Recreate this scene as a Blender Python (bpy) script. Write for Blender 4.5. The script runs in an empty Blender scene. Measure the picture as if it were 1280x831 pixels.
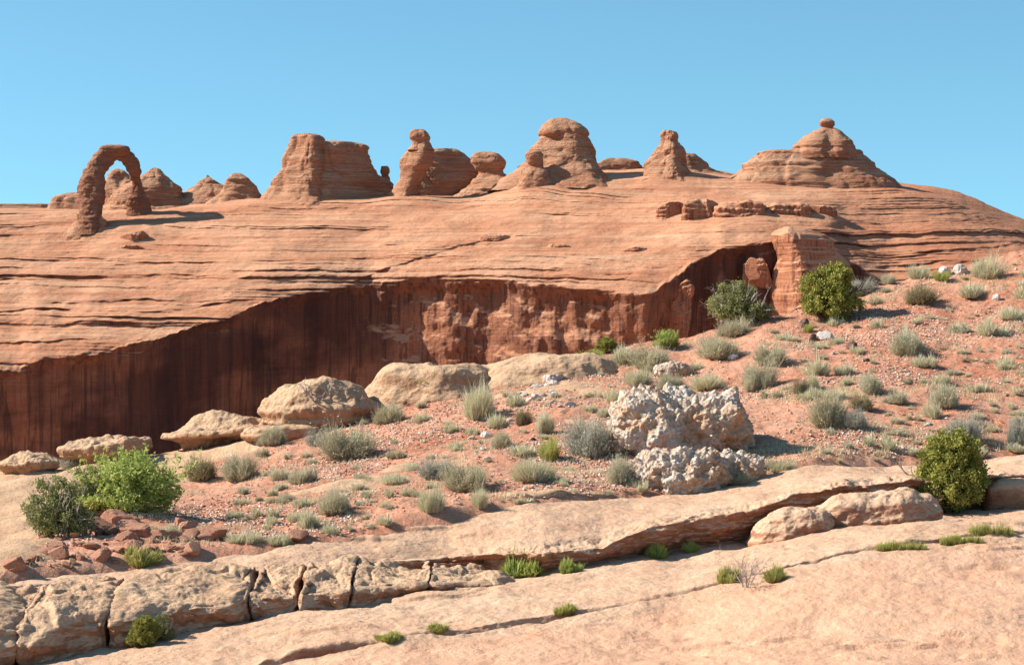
import bpy, math, random
import numpy as np
from mathutils import Vector, noise as mnoise

# ---------------------------------------------------------------- camera, sky, sun, exposure
scene = bpy.context.scene
F = 2625.0            # focal length in photo pixels (photo is 1280 x 831)
CX, CY = 640.0, 415.5
cam_d = bpy.data.cameras.new("camera"); cam = bpy.data.objects.new("camera", cam_d)
scene.collection.objects.link(cam); scene.camera = cam
cam_d.sensor_width = 36.0; cam_d.lens = F / 1280.0 * 36.0
cam_d.clip_start = 0.1; cam_d.clip_end = 30000
cam.location = (0, 0, 0); cam.rotation_euler = (math.radians(90), 0, 0)

SUN_ELEV = 36.0
SUN_DIR = Vector((-1.0, 0.06, 0)).normalized() * math.cos(math.radians(SUN_ELEV)) + Vector((0, 0, math.sin(math.radians(SUN_ELEV))))
sun_d = bpy.data.lights.new("sun", 'SUN'); sun = bpy.data.objects.new("sun", sun_d)
scene.collection.objects.link(sun)
sun_d.energy = 5.0; sun_d.angle = math.radians(0.5); sun_d.color = (1.0, 0.93, 0.82)
sun.rotation_euler = SUN_DIR.to_track_quat('Z', 'Y').to_euler()

world = bpy.data.worlds.new("World"); scene.world = world; world.use_nodes = True
wn, wl = world.node_tree.nodes, world.node_tree.links
for n in list(wn): wn.remove(n)
wo = wn.new('ShaderNodeOutputWorld'); bg = wn.new('ShaderNodeBackground'); sky = wn.new('ShaderNodeTexSky')
sky.sky_type = 'NISHITA'; sky.sun_disc = False
sky.sun_elevation = math.radians(SUN_ELEV)
sky.sun_rotation = math.atan2(SUN_DIR.x, SUN_DIR.y)
sky.altitude = 1500; sky.air_density = 1.0; sky.dust_density = 0.0; sky.ozone_density = 2.0
tc = wn.new('ShaderNodeTexCoord'); vm = wn.new('ShaderNodeVectorMath'); vm.operation = 'ADD'; vm.inputs[1].default_value = (0, 0, 0.095)
wl.new(tc.outputs['Generated'], vm.inputs[0]); wl.new(vm.outputs[0], sky.inputs[0])
tint = wn.new('ShaderNodeMix'); tint.data_type = 'RGBA'; tint.blend_type = 'MULTIPLY'; tint.inputs[0].default_value = 1.0
tint.inputs[7].default_value = (0.74, 1.06, 0.97, 1)
wl.new(sky.outputs[0], tint.inputs[6]); wl.new(tint.outputs[2], bg.inputs[0])
bg.inputs[1].default_value = 0.10
wl.new(bg.outputs[0], wo.inputs[0])

vs = scene.view_settings
vs.view_transform = 'Standard'; vs.look = 'None'; vs.exposure = 0.88; vs.gamma = 1.0; vs.use_curve_mapping = False
scene.display_settings.display_device = 'sRGB'
scene.render.engine = 'CYCLES'
scene.cycles.max_bounces = 5; scene.cycles.diffuse_bounces = 3; scene.cycles.glossy_bounces = 1
scene.cycles.transparent_max_bounces = 4
C = scene.collection
rng = np.random.RandomState(7)

# ---------------------------------------------------------------- noise
_r = np.random.RandomState(3)
_perm = _r.permutation(256); _perm = np.concatenate([_perm, _perm, _perm])
_g = _r.normal(size=(256, 3)); _g /= np.linalg.norm(_g, axis=1)[:, None]
def perlin(x, y, z):
    x = np.asarray(x, dtype=np.float64); y = np.asarray(y, dtype=np.float64) + 0 * x; z = np.asarray(z, dtype=np.float64) + 0 * x
    xi = np.floor(x).astype(int); yi = np.floor(y).astype(int); zi = np.floor(z).astype(int)
    xf = x - xi; yf = y - yi; zf = z - zi
    u = xf**3 * (xf * (xf * 6 - 15) + 10); v = yf**3 * (yf * (yf * 6 - 15) + 10); w = zf**3 * (zf * (zf * 6 - 15) + 10)
    def gr(a, b, c):
        h = _perm[_perm[_perm[(xi + a) & 255] + ((yi + b) & 255)] + ((zi + c) & 255)]
        g = _g[h]
        return g[..., 0] * (xf - a) + g[..., 1] * (yf - b) + g[..., 2] * (zf - c)
    def L(a, b, t): return a + (b - a) * t
    return 1.6 * L(L(L(gr(0,0,0), gr(1,0,0), u), L(gr(0,1,0), gr(1,1,0), u), v),
             L(L(gr(0,0,1), gr(1,0,1), u), L(gr(0,1,1), gr(1,1,1), u), v), w)
def fbm(x, y, z, octv=4, gain=0.5, lac=2.03):
    s = 0; a = 1.0
    for i in range(octv):
        s = s + a * perlin(x + 17.3 * i, y + 5.1 * i, z + 9.7 * i)
        x = x * lac; y = y * lac; z = z * lac; a *= gain
    return s
def ridged(x, y, z, octv=4, gain=0.5):
    s = 0; a = 1.0
    for i in range(octv):
        s = s + a * (1 - 2 * np.abs(perlin(x + 11.3 * i, y + 3.1 * i, z + 1.7 * i)))
        x = x * 2.1; y = y * 2.1; z = z * 2.1; a *= gain
    return s
def sstep(a, b, x):
    t = np.clip((x - a) / (b - a), 0, 1); return t * t * (3 - 2 * t)
def hard(zb, seed, sharp=3.0):
    """how far each bed of rock sticks out, by bedding height"""
    z0 = np.zeros_like(zb)
    h = 0.55 * np.tanh(sharp * perlin(zb * 0.42, z0 + seed, z0)) + 0.30 * np.tanh(sharp * perlin(zb * 1.05, z0 + seed + 5.5, z0)) \
        + 0.15 * np.tanh(sharp * perlin(zb * 2.6, z0 + seed + 9.5, z0))
    return h

# ---------------------------------------------------------------- mesh helpers
def W(px, row, d):
    """photo pixel at distance d (metres along the view axis) -> world"""
    px = np.asarray(px, float); row = np.asarray(row, float); d = np.asarray(d, float)
    return np.stack(np.broadcast_arrays((px - CX) / F * d, d, (CY - row) / F * d), axis=-1)
def mesh_obj(name, verts, faces, mat, smooth=True, parent=None, attr=None):
    verts = np.ascontiguousarray(verts, dtype=np.float32).reshape(-1, 3)
    faces = np.asarray(faces, dtype=np.int32); n = faces.shape[1]
    me = bpy.data.meshes.new(name)
    me.vertices.add(len(verts)); me.vertices.foreach_set("co", verts.ravel())
    me.loops.add(faces.size); me.loops.foreach_set("vertex_index", faces.ravel())
    me.polygons.add(len(faces)); me.polygons.foreach_set("loop_start", np.arange(0, faces.size, n, dtype=np.int32))
    me.polygons.foreach_set("use_smooth", np.full(len(faces), smooth, dtype=bool))
    if attr is not None:
        for k, a in attr.items():
            at = me.attributes.new(k, 'FLOAT', 'POINT'); at.data.foreach_set("value", np.ascontiguousarray(a, dtype=np.float32).ravel())
    me.update(calc_edges=True)
    me.materials.append(mat)
    o = bpy.data.objects.new(name, me); C.objects.link(o)
    if parent is not None: o.parent = parent
    return o
def grid_faces(nr, nc, wrap=False):
    i = np.arange(nr - 1)[:, None]; j = np.arange(nc if wrap else nc - 1)[None, :]
    j2 = (j + 1) % nc
    a = i * nc + j; b = i * nc + j2; c = (i + 1) * nc + j2; d = (i + 1) * nc + j
    return np.stack([a, b, c, d], -1).reshape(-1, 4)
def grid_normals(P):
    du = np.gradient(P, axis=1); dv = np.gradient(P, axis=0)
    n = np.cross(du, dv); n /= (np.linalg.norm(n, axis=-1, keepdims=True) + 1e-9)
    return n
def tag(o, label=None, cat=None, group=None, kind=None):
    if label: o['label'] = label
    if cat: o['category'] = cat
    if group: o['group'] = group
    if kind: o['kind'] = kind
    return o
def empty(name, loc, rz=0.0):
    o = bpy.data.objects.new(name, None); C.objects.link(o); o.location = loc; o.rotation_euler = (0, 0, rz); o.empty_display_size = 0.1
    return o
def smooth_axis0(A, k):
    for _ in range(k):
        B = A.copy(); B[1:-1] = 0.25 * A[:-2] + 0.5 * A[1:-1] + 0.25 * A[2:]; A = B
    return A

# ---------------------------------------------------------------- materials
class NT:
    def __init__(s, name):
        s.m = bpy.data.materials.new(name); s.m.use_nodes = True
        s.n = s.m.node_tree.nodes; s.l = s.m.node_tree.links
        s.b = s.n['Principled BSDF']; s.b.inputs['Roughness'].default_value = 0.95
        s.b.inputs['Specular IOR Level'].default_value = 0.12
        s.tc = s.n.new('ShaderNodeTexCoord')
    def mapping(s, scale, src=None):
        m = s.n.new('ShaderNodeMapping'); m.inputs['Scale'].default_value = scale
        s.l.new(src or s.tc.outputs['Object'], m.inputs['Vector']); return m.outputs[0]
    def noise(s, scale=(1, 1, 1), k=1.0, detail=5, rough=0.55, dist=0.0):
        t = s.n.new('ShaderNodeTexNoise'); t.inputs['Scale'].default_value = k; t.inputs['Detail'].default_value = detail
        t.inputs['Roughness'].default_value = rough; t.inputs['Distortion'].default_value = dist
        s.l.new(s.mapping(scale), t.inputs['Vector']); return t.outputs['Fac']
    def vor(s, k, feature='F1', out='Distance', scale=(1, 1, 1)):
        t = s.n.new('ShaderNodeTexVoronoi'); t.feature = feature; t.inputs['Scale'].default_value = k
        s.l.new(s.mapping(scale), t.inputs['Vector']); return t.outputs[out]
    def ramp(s, fac, a, b, lo=0.0, hi=1.0):
        t = s.n.new('ShaderNodeMapRange'); t.inputs[1].default_value = a; t.inputs[2].default_value = b
        t.inputs[3].default_value = lo; t.inputs[4].default_value = hi
        s.l.new(fac, t.inputs[0]); return t.outputs[0]
    def math(s, op, a, b=None):
        t = s.n.new('ShaderNodeMath'); t.operation = op
        for i, v in enumerate((a, b)):
            if v is None: continue
            if isinstance(v, (int, float)): t.inputs[i].default_value = v
            else: s.l.new(v, t.inputs[i])
        return t.outputs[0]
    def mix(s, fac, a, b, mode='MIX'):
        t = s.n.new('ShaderNodeMix'); t.data_type = 'RGBA'; t.blend_type = mode
        for i, v in ((0, fac), (6, a), (7, b)):
            if isinstance(v, (int, float)): t.inputs[i].default_value = v
            elif isinstance(v, tuple): t.inputs[i].default_value = (*v, 1) if len(v) == 3 else v
            else: s.l.new(v, t.inputs[i])
        return t.outputs[2]
    def nz(s):
        g = s.n.new('ShaderNodeNewGeometry'); x = s.n.new('ShaderNodeSeparateXYZ'); s.l.new(g.outputs['Normal'], x.inputs[0]); return x.outputs[2]
    def attr(s, name):
        a = s.n.new('ShaderNodeAttribute'); a.attribute_name = name; return a.outputs['Fac']
    def rand(s):
        a = s.n.new('ShaderNodeObjectInfo'); return a.outputs['Random']
    def bump(s, fac, dist, strength=1.0, prev=None):
        b = s.n.new('ShaderNodeBump'); b.inputs['Distance'].default_value = dist; b.inputs['Strength'].default_value = strength
        s.l.new(fac, b.inputs['Height'])
        if prev is not None: s.l.new(prev, b.inputs['Normal'])
        return b.outputs[0]
    def done(s, col, normal=None):
        s.l.new(col, s.b.inputs['Base Color'])
        if normal is not None: s.l.new(normal, s.b.inputs['Normal'])
        return s.m

def mat_ridge(name, light, mid, red, pale, streaks=True, fb=.8):
    t = NT(name)
    band = t.noise((0.012, 0.012, 0.55), 1.0, 6, 0.6, 0.4)
    band2 = t.noise((0.03, 0.03, 2.2), 1.0, 5, 0.6, 0.3)
    blot = t.noise((0.05, 0.05, 0.12), 1.0, 6, 0.6)
    fine = t.noise((1, 1, 3.0), 1.1, 8, 0.7)
    c = t.mix(t.ramp(band, 0.40, 0.58), mid, light)
    c = t.mix(t.ramp(blot, 0.42, 0.70, 0, 0.75), c, red)
    c = t.mix(t.ramp(band2, 0.54, 0.66, 0, 0.55), c, pale)
    c = t.mix(t.ramp(band2, 0.46, 0.36, 0, 0.7), c, red)
    c = t.mix(t.ramp(fine, 0.30, 0.70, 0.25, 0.0), c, tuple(v * 0.55 for v in mid))
    nz = t.nz()
    steep = t.ramp(nz, 0.50, 0.22)
    c = t.mix(t.math('MULTIPLY', steep, 0.8 if streaks else 0.45), c, tuple(v * 0.9 for v in red))
    if streaks:
        s1 = t.noise((0.28, 0.28, 0.012), 1.0, 6, 0.65, 0.2)
        s2 = t.noise((1.3, 1.3, 0.03), 1.0, 4, 0.6)
        bl = t.noise((0.03, 0.03, 0.045), 1.0, 5, 0.6, 0.5)
        vr = t.attr('varnish'); c = t.mix(t.math('MULTIPLY', t.attr('redness'), t.ramp(nz, .3, .5)), c, red)
        s3 = t.noise((3.2, 3.2, 0.05), 1.0, 4, 0.6)
        c = t.mix(t.math('MULTIPLY', steep, t.ramp(s3, .5, .6, 0, .4)), c, tuple(v * .5 for v in red))
        sm = t.math('MULTIPLY', steep, t.math('MULTIPLY', t.ramp(s1, 0.42, 0.62), t.ramp(bl, 0.36, 0.56, 0.15, 1.0)))
        c = t.mix(t.math('MULTIPLY', vr, t.math('MULTIPLY', steep, t.ramp(bl, 0.38, 0.54, 0, 0.85))), c, (0.085, 0.038, 0.03))
        c = t.mix(t.math('MULTIPLY', vr, t.math('MULTIPLY', sm, 0.88)), c, (0.050, 0.026, 0.024))
        c = t.mix(t.math('MULTIPLY', t.math('MULTIPLY', steep, t.ramp(s2, 0.52, 0.60)), 0.6), c, (0.065, 0.034, 0.03))
    lay = t.noise((0.05, 0.05, 3.5), 1.0, 5, 0.7, 0.3)
    n = t.bump(lay, 0.35 if streaks else .7, 0.8)
    n = t.bump(fine, fb, 0.8, n)
    pit = t.vor(0.75, scale=(1, 1, 1.8))
    n = t.bump(t.ramp(pit, 0.0, 0.25), 0.2, 0.3, n)
    return t.done(c, n)

def mat_slick(name, light, mid, orange, k=1.0, strata=0.5, rub=1.0, face=None):
    t = NT(name)
    big = t.noise((0.22, 0.35, 0.6), k, 5, 0.6, 0.5)
    patch = t.noise((1.1, 1.1, 2.5), k, 6, 0.65, 0.3)
    grain = t.noise((14, 14, 14), k, 4, 0.75)
    strk = t.noise((0.35, 2.6, 6), k, 7, 0.7, 0.8)
    lay = t.noise((0.5, 0.6, 11), k, 5, 0.65, 0.6)
    c = t.mix(t.ramp(big, 0.36, 0.64), light, mid)
    c = t.mix(t.ramp(patch, 0.48, 0.72, 0, 0.45), c, orange)
    c = t.mix(t.ramp(patch, 0.46, 0.30, 0, 0.45), c, tuple(min(1, v * 1.18) for v in light))
    c = t.mix(t.ramp(lay, 0.5, 0.7, 0, 0.25 * strata * 2), c, tuple(v * 0.72 for v in mid))
    spk = t.noise((5, 5, 5), k, 3, 0.8)
    c = t.mix(t.ramp(spk, 0.60, 0.75, 0, 0.35), c, tuple(v * 0.45 for v in mid))
    c = t.mix(t.ramp(grain, 0.38, 0.62, 0.36, 0.0), c, tuple(v * 0.5 for v in mid))
    c = t.mix(t.ramp(strk, 0.50, 0.66, 0, 0.45), c, tuple(v * 0.9 for v in orange))
    c = t.mix(t.ramp(strk, 0.44, 0.34, 0, 0.35), c, tuple(v * 0.62 for v in mid))
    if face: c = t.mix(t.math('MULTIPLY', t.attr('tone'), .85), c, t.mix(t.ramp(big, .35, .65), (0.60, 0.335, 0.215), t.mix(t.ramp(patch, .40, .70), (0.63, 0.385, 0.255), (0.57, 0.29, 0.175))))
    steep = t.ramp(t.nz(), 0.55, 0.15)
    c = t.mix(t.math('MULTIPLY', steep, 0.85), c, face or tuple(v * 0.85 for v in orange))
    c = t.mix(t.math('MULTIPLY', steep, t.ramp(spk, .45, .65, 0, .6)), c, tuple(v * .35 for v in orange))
    n = t.bump(lay, 0.05 * strata * 2, 0.6)
    n = t.bump(patch, 0.10 * rub, 0.55, n)
    n = t.bump(t.noise((4, 4, 7), k, 6, 0.7), 0.05 * rub, 0.7, n)
    n = t.bump(strk, 0.05, 0.7, n)
    n = t.bump(grain, 0.03, 1.0, n)
    return t.done(c, n)

def mat_soil():
    t = NT("red_soil")
    big = t.noise((0.18, 0.18, 0.18), 1, 5, 0.6)
    m = t.noise((2.2, 2.2, 2.2), 1, 6, 0.7)
    g = t.noise((22, 22, 22), 1, 3, 0.8)
    c = t.mix(t.ramp(big, 0.38, 0.62), (0.40, 0.13, 0.065), (0.51, 0.24, 0.145))
    c = t.mix(t.ramp(m, 0.42, 0.7, 0, 0.5), c, (0.58, 0.37, 0.26))
    c = t.mix(t.ramp(g, 0.5, 0.7, 0, 0.6), c, (0.66, 0.50, 0.40))
    c = t.mix(t.ramp(g, 0.42, 0.30, 0, 0.5), c, (0.20, 0.085, 0.05))
    n = t.bump(m, 0.08, 0.7); n = t.bump(g, 0.035, 0.9, n)
    return t.done(c, n)

def mat_plain(name, cols, k=6.0, rough=0.95, bumpd=0.01, rnd=0.25):
    t = NT(name)
    a = t.noise((1, 1, 1), k, 5, 0.65)
    c = t.mix(t.ramp(a, 0.36, 0.64), cols[0], cols[1])
    if len(cols) > 2:
        b = t.noise((1, 1, 1), k * 2.7, 4, 0.7)
        c = t.mix(t.ramp(b, 0.52, 0.64), c, cols[2])
    c = t.mix(t.ramp(t.rand(), 0, 1, 0, rnd), c, tuple(v * 0.6 for v in cols[0]))
    n = t.bump(a, bumpd * 3, 0.8)
    n = t.bump(t.noise((1, 1, 1), k * 6, 4, 0.7), bumpd, 0.8, n)
    return t.done(c, n)

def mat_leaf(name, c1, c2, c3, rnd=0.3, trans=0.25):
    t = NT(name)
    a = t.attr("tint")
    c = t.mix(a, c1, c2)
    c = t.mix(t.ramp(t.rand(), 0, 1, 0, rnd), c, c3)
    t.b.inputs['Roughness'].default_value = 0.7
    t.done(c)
    tr = t.n.new('ShaderNodeBsdfTranslucent'); t.l.new(c, tr.inputs[0])
    mx = t.n.new('ShaderNodeMixShader'); mx.inputs[0].default_value = trans
    out = t.n['Material Output']
    t.l.new(t.b.outputs[0], mx.inputs[1]); t.l.new(tr.outputs[0], mx.inputs[2]); t.l.new(mx.outputs[0], out.inputs[0])
    return t.m

M_ridge = mat_ridge("ridge_sandstone", (0.63, 0.345, 0.21), (0.57, 0.28, 0.16), (0.44, 0.17, 0.09), (0.64, 0.42, 0.28), fb=.32)
M_butte = mat_ridge("butte_sandstone", (0.64, 0.37, 0.23), (0.57, 0.285, 0.165), (0.42, 0.16, 0.085), (0.70, 0.49, 0.34), streaks=False)
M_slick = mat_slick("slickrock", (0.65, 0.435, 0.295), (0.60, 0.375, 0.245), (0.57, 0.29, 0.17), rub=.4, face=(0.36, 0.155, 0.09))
M_pale = mat_slick("pale_slickrock", (0.61, 0.415, 0.265), (0.54, 0.34, 0.21), (0.50, 0.27, 0.155))
M_block = mat_slick("block_sandstone", (0.70, 0.475, 0.31), (0.63, 0.395, 0.245), (0.47, 0.22, 0.12), 1.3)
M_soil = mat_soil()
def mat_cong():
    t = NT("pale_conglomerate")
    a = t.noise((1, 1, 1), 5, 6, .7); b = t.noise((1, 1, 1), 1.3, 4, .6); v = t.vor(9); g = t.noise((1, 1, 1), 30, 3, .8)
    c = t.mix(t.ramp(a, .36, .64), (0.84, 0.73, 0.62), (0.66, 0.51, 0.40))
    c = t.mix(t.ramp(b, .46, .62, 0, .85), c, (0.62, 0.37, 0.22))
    c = t.mix(t.ramp(v, .50, .68, 0, .6), c, (0.34, 0.22, 0.15))
    c = t.mix(t.ramp(g, .55, .7, 0, .5), c, (0.30, 0.22, 0.17))
    n = t.bump(t.ramp(v, .1, .6, 1, 0), .10, .8); n = t.bump(a, .12, .8, n); n = t.bump(g, .02, .8, n)
    return t.done(c, n)
M_cong = mat_cong()
M_stone_w = mat_plain("white_stone", ((0.66, 0.58, 0.52), (0.52, 0.44, 0.38)), 8.0)
M_stone_g = mat_plain("grey_stone", ((0.40, 0.33, 0.29), (0.55, 0.47, 0.41)), 8.0)
M_stone_r = mat_plain("red_stone", ((0.37, 0.17, 0.11), (0.50, 0.28, 0.19), (0.30, 0.11, 0.06)), 6.0)
M_stone_d = mat_plain("dark_stone", ((0.12, 0.07, 0.055), (0.20, 0.12, 0.09)), 9.0)
M_gravel = mat_plain("gravel", ((0.50, 0.30, 0.21), (0.60, 0.47, 0.38), (0.38, 0.17, 0.10)), 2.0, bumpd=0.004)
M_sage = mat_leaf("sage_foliage", (0.33, 0.29, 0.17), (0.62, 0.56, 0.38), (0.52, 0.50, 0.37), 0.5)
M_straw = mat_leaf("pale_grass", (0.48, 0.43, 0.26), (0.72, 0.66, 0.46), (0.58, 0.55, 0.36), 0.6)
M_jun = mat_leaf("juniper_foliage", (0.13, 0.14, 0.025), (0.44, 0.41, 0.10), (0.32, 0.31, 0.08), 0.4)
M_leaf = mat_leaf("green_foliage", (0.20, 0.26, 0.05), (0.52, 0.56, 0.17), (0.40, 0.45, 0.13), 0.4, 0.35)
M_yel = mat_leaf("yellow_green_foliage", (0.30, 0.28, 0.07), (0.52, 0.50, 0.17), (0.42, 0.43, 0.13), 0.5, 0.3)
M_scrub = mat_leaf("scrub_foliage", (0.15, 0.16, 0.05), (0.38, 0.38, 0.16), (0.28, 0.28, 0.12), 0.4)
M_brown = mat_leaf("brown_foliage", (0.21, 0.16, 0.085), (0.40, 0.34, 0.19), (0.3, 0.25, 0.14), 0.4)
M_greyt = mat_leaf("grey_twig_foliage", (0.27, 0.25, 0.20), (0.52, 0.50, 0.40), (0.4, 0.4, 0.32), 0.4)
M_twig = mat_plain("grey_twigs", ((0.34, 0.28, 0.24), (0.50, 0.44, 0.39)), 9.0)
M_bark = mat_plain("dark_bark", ((0.13, 0.09, 0.065), (0.22, 0.16, 0.12)), 9.0)
M_plain = mat_plain("desert_plain_soil", ((0.40, 0.20, 0.12), (0.48, 0.28, 0.18)), 0.02, bumpd=0.02)

# ---------------------------------------------------------------- sheets lofted through key lines
def interp(px, pts):
    pts = sorted(pts); xs = [p[0] for p in pts]
    return [np.interp(px, xs, [p[k] for p in pts]) for k in range(1, len(pts[0]))]
inner = np.arange(-60, 1341, 1.25)
PXS = np.concatenate([np.linspace(-1500, -70, 110), inner, np.linspace(1350, 2800, 110)])
def sm(a, k=4):
    for _ in range(k):
        b = a.copy(); b[1:-1] = .25 * a[:-2] + .5 * a[1:-1] + .25 * a[2:]; a = b
    return a
def jit(px, amp, scale, seed):
    return amp * fbm(px / scale, seed + 0 * px, 0 * px, 4, 0.55)
def loft_lines(lines, counts, pw=None):
    segs = []
    for k in range(len(lines) - 1):
        n = counts[k]; t = np.linspace(0, 1, n, endpoint=(k == len(lines) - 2))[:, None, None]
        if pw and pw.get(k): t = t ** pw[k]
        segs.append(lines[k][None] * (1 - t) + lines[k + 1][None] * t)
    return np.concatenate(segs, 0)
px = PXS

# --- key lines of the near slickrock
crackR, = interp(px, [(-1500, 1100), (-400, 960), (0, 893), (330, 831), (400, 818), (500, 797), (620, 783), (730, 765), (850, 745), (900, 729), (980, 706), (1060, 690), (1150, 675), (1280, 662), (1600, 632), (2800, 560)])
crackD, = interp(px, [(-1500, 18), (-400, 24), (0, 26.5), (330, 28.5), (500, 29.5), (850, 32), (1280, 35), (1600, 37), (2800, 42)])
crackR = sm(crackR, 60); crackS = crackR.copy(); crackR = crackR + jit(px, 2.5, 90, 1.3) + jit(px, .5, 22, 2.3)
a0 = W(px, 415 + 1.6 / 4 * F, 4.0 + 0 * px)
a1r, a1d = interp(px, [(-1500, 1130, 16), (0, 1000, 22), (640, 930, 24), (1280, 880, 25), (2800, 840, 27)])
a1 = W(px, a1r, a1d)
a2 = W(px, crackR, crackD)
a1b = 0.12 * a1 + 0.88 * W(px, crackS, crackD)
cd = 0.07 + 0.08 * sstep(-0.3, 0.5, fbm(px / 150, 3.3 + 0 * px, 0 * px, 3))
a3 = a2 + np.stack([0 * px, 0.05 + 0 * px, -cd], -1)
liph = (2.2 + 6 * np.interp(px, [300, 620, 800, 1280], [1.6, 1.0, .5, .3]) * sstep(-0.4, 0.5, fbm(px / 110, 7.7 + 0 * px, 0 * px, 3)))
a4 = W(px, crackR - liph, crackD + 0.16)
footR, footD = interp(px, [(-1500, 1060, 20), (-400, 930, 26), (0, 850, 29), (67, 830, 29.6), (158, 810, 30.4), (235, 793, 31), (316, 773, 31.7), (430, 755, 32.6), (534, 737, 33.5), (648, 724, 34.5), (756, 701, 35.5), (850, 688, 36.5), (934, 677, 37.2), (1038, 662, 38), (1172, 645, 39), (1280, 639, 40), (1600, 610, 43), (2800, 540, 50)])
footR = sm(footR, 30); a4b = 0.8 * a4 + 0.2 * W(px, footR, footD); a4b[:, 2] = (0.8 * W(px, crackS - 8, crackD + .16) + 0.2 * W(px, footR, footD))[:, 2]
footR = footR + jit(px, 1.2, 60, 5.1)
a5 = W(px, footR, footD)
back = np.interp(px, [-1500, 560, 680, 1050, 1180, 2800], [2.2, 2.0, 0.45, 0.45, 0.9, 0.9])
a5b = a5 + np.stack([0 * px, back, 0.02 + 0 * px], -1)
edgeR, = interp(px, [(-1500, 860), (-400, 770), (0, 737), (124, 728), (300, 712), (430, 703), (520, 697), (581, 692), (622, 690), (685, 689), (753, 682), (769, 673), (808, 658), (864, 646), (910, 640), (972, 627), (1012, 615), (1054, 607), (1110, 602), (1236, 599), (1280, 596), (1600, 570), (2800, 500)])
edgeS = sm(edgeR, 14); edgeR = edgeS + jit(px, 1.6, 25, 8.1)
ed = footD + np.interp(px, [-1500, 560, 680, 2800], [2.3, 2.1, 0.22, 0.3])
a6 = W(px, edgeR, ed); a6s = W(px, edgeS, ed)
a6u = a6 + np.stack([0 * px, 0.03 + 0 * px, -0.10 + 0 * px], -1)      # lower lip
soilR, soilD = interp(px, [(-1500, 830, 26), (-400, 742, 30), (0, 724, 32.6), (40, 717, 33), (128, 714, 33.8), (215, 702, 34.5), (300, 692, 35.2), (359, 684, 35.6), (421, 671, 36.2), (503, 655, 37), (562, 647, 37.6), (595, 640, 38), (700, 629, 39), (785, 620, 40), (857, 614, 40.6), (897, 607, 41), (943, 599, 41.6), (995, 589, 42.2), (1054, 582, 43), (1120, 578, 43.8), (1280, 571, 45), (1600, 545, 48), (2800, 470, 56)])
soilR = sm(soilR, 20)
a7 = W(px, soilR, np.maximum(soilD, ed + 0.7)); a6b = 0.86 * a6s + 0.14 * a7
a8 = a7 + np.stack([0 * px, 1.5 + 0 * px, -0.55 + 0 * px], -1)
P = loft_lines([a0, a1, a1b, a2, a3, a4, a4b, a5, a5b, a6u, a6, a6b, a7, a8], [24, 190, 36, 8, 8, 34, 120, 16, 46, 8, 14, 80, 12])
P = smooth_axis0(P, 3)
N = grid_normals(P); N *= np.sign(N[..., 2:3] + 1e-6)
x, y, z = P[..., 0], P[..., 1], P[..., 2]
nearw = sstep(6, 24, y)
bed = z - 0.05 * x + 0.03 * y
dsp = 0.13 * fbm(x * 0.22, y * 0.22, 0 * z, 4) + 0.035 * fbm(x * 1.3, y * 1.3, z * 3, 4) + 0.010 * fbm(x * 6, y * 6, z * 12, 3)
led = np.tanh(5 * perlin(bed * 5, 0 * bed + 2.2, 0.12 * x)) * 0.018 * sstep(-0.2, 0.4, fbm(x * .3, y * .5, 0 * z + 4, 2))
chip = -0.06 * sstep(0.35, 0.75, ridged(x * .45, y * 1.3, z * 2 + 7, 3)) * sstep(0.0, 0.5, fbm(x * .2, y * .3, 0 * z + 9, 2))
wi = np.arange(P.shape[0])[:, None]; wall = sstep(424, 430, wi) * (1 - sstep(500, 512, wi)) * sstep(560, 600, CX + x / y * F)
wr = wall * (0.16 * fbm(x * .9, z * 3, y * .5 + 3, 4, .6) + .05 * ridged(x * 3, z * 6, 0 * x, 3)) 
P = P + N * ((dsp + led + chip) * nearw)[..., None]; P[..., 1] += wr; P[..., 2] += wall * sstep(488, 494, wi) * .05 * fbm(x * 3, y * 2, 0 * x + 5, 4, .6)
SL = P
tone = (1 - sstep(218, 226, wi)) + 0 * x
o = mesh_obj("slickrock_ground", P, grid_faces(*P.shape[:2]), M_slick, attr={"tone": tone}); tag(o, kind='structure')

# --- hillside: red soil over pale slickrock
crestR, crestD = interp(px, [(-1500, 600, 55), (-400, 590, 55), (0, 581, 56), (75, 577, 56), (150, 566, 56), (200, 561, 56.5), (260, 553, 57), (330, 537, 57), (400, 522, 57.5), (440, 513, 57.5), (480, 500, 58), (540, 484, 58), (600, 474, 58), (660, 464, 58), (700, 452, 58.5), (760, 445, 59), (800, 439, 59), (850, 430, 60), (900, 417, 60), (950, 404, 60.5), (990, 394, 61), (1040, 386, 61.5), (1090, 364, 62), (1130, 353, 62.5), (1180, 344, 63), (1230, 333, 63.5), (1280, 321, 64), (1500, 280, 67), (2800, 200, 75)])
crestS = sm(crestR, 30); crestR = sm(crestR, 8) + jit(px, 2.5, 40, 21.1)
sD = np.maximum(soilD, ed + 0.7)
h0 = a7 + np.stack([0 * px, -0.6 + 0 * px, -0.45 + 0 * px], -1)
h1 = a7 + np.stack([0 * px, 0.3 + 0 * px, 0.03 + 0 * px], -1)
midR = crestS + 0.42 * (soilR - crestS); midD = sD + 0.55 * (crestD - sD)
h2 = W(px, midR, midD)
h3 = W(px, crestR, crestD); h2b = 0.12 * h2 + 0.88 * W(px, crestS, crestD)
h4 = h3 + np.stack([0 * px, 5 + 0 * px, -1.0 + 0 * px], -1)
h5 = h3.copy(); h5[:, 1] = 78; h5[:, 2] = h3[:, 2] - 7; h5[:, 0] *= 78 / h3[:, 1]
h6 = h3.copy(); h6[:, 1] = 120; h6[:, 2] = -26; h6[:, 0] *= 120 / h3[:, 1]
P = loft_lines([h0, h1, h2, h2b, h3, h4, h5, h6], [8, 190, 148, 24, 20, 16, 12])
P = smooth_axis0(P, 6)
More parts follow.
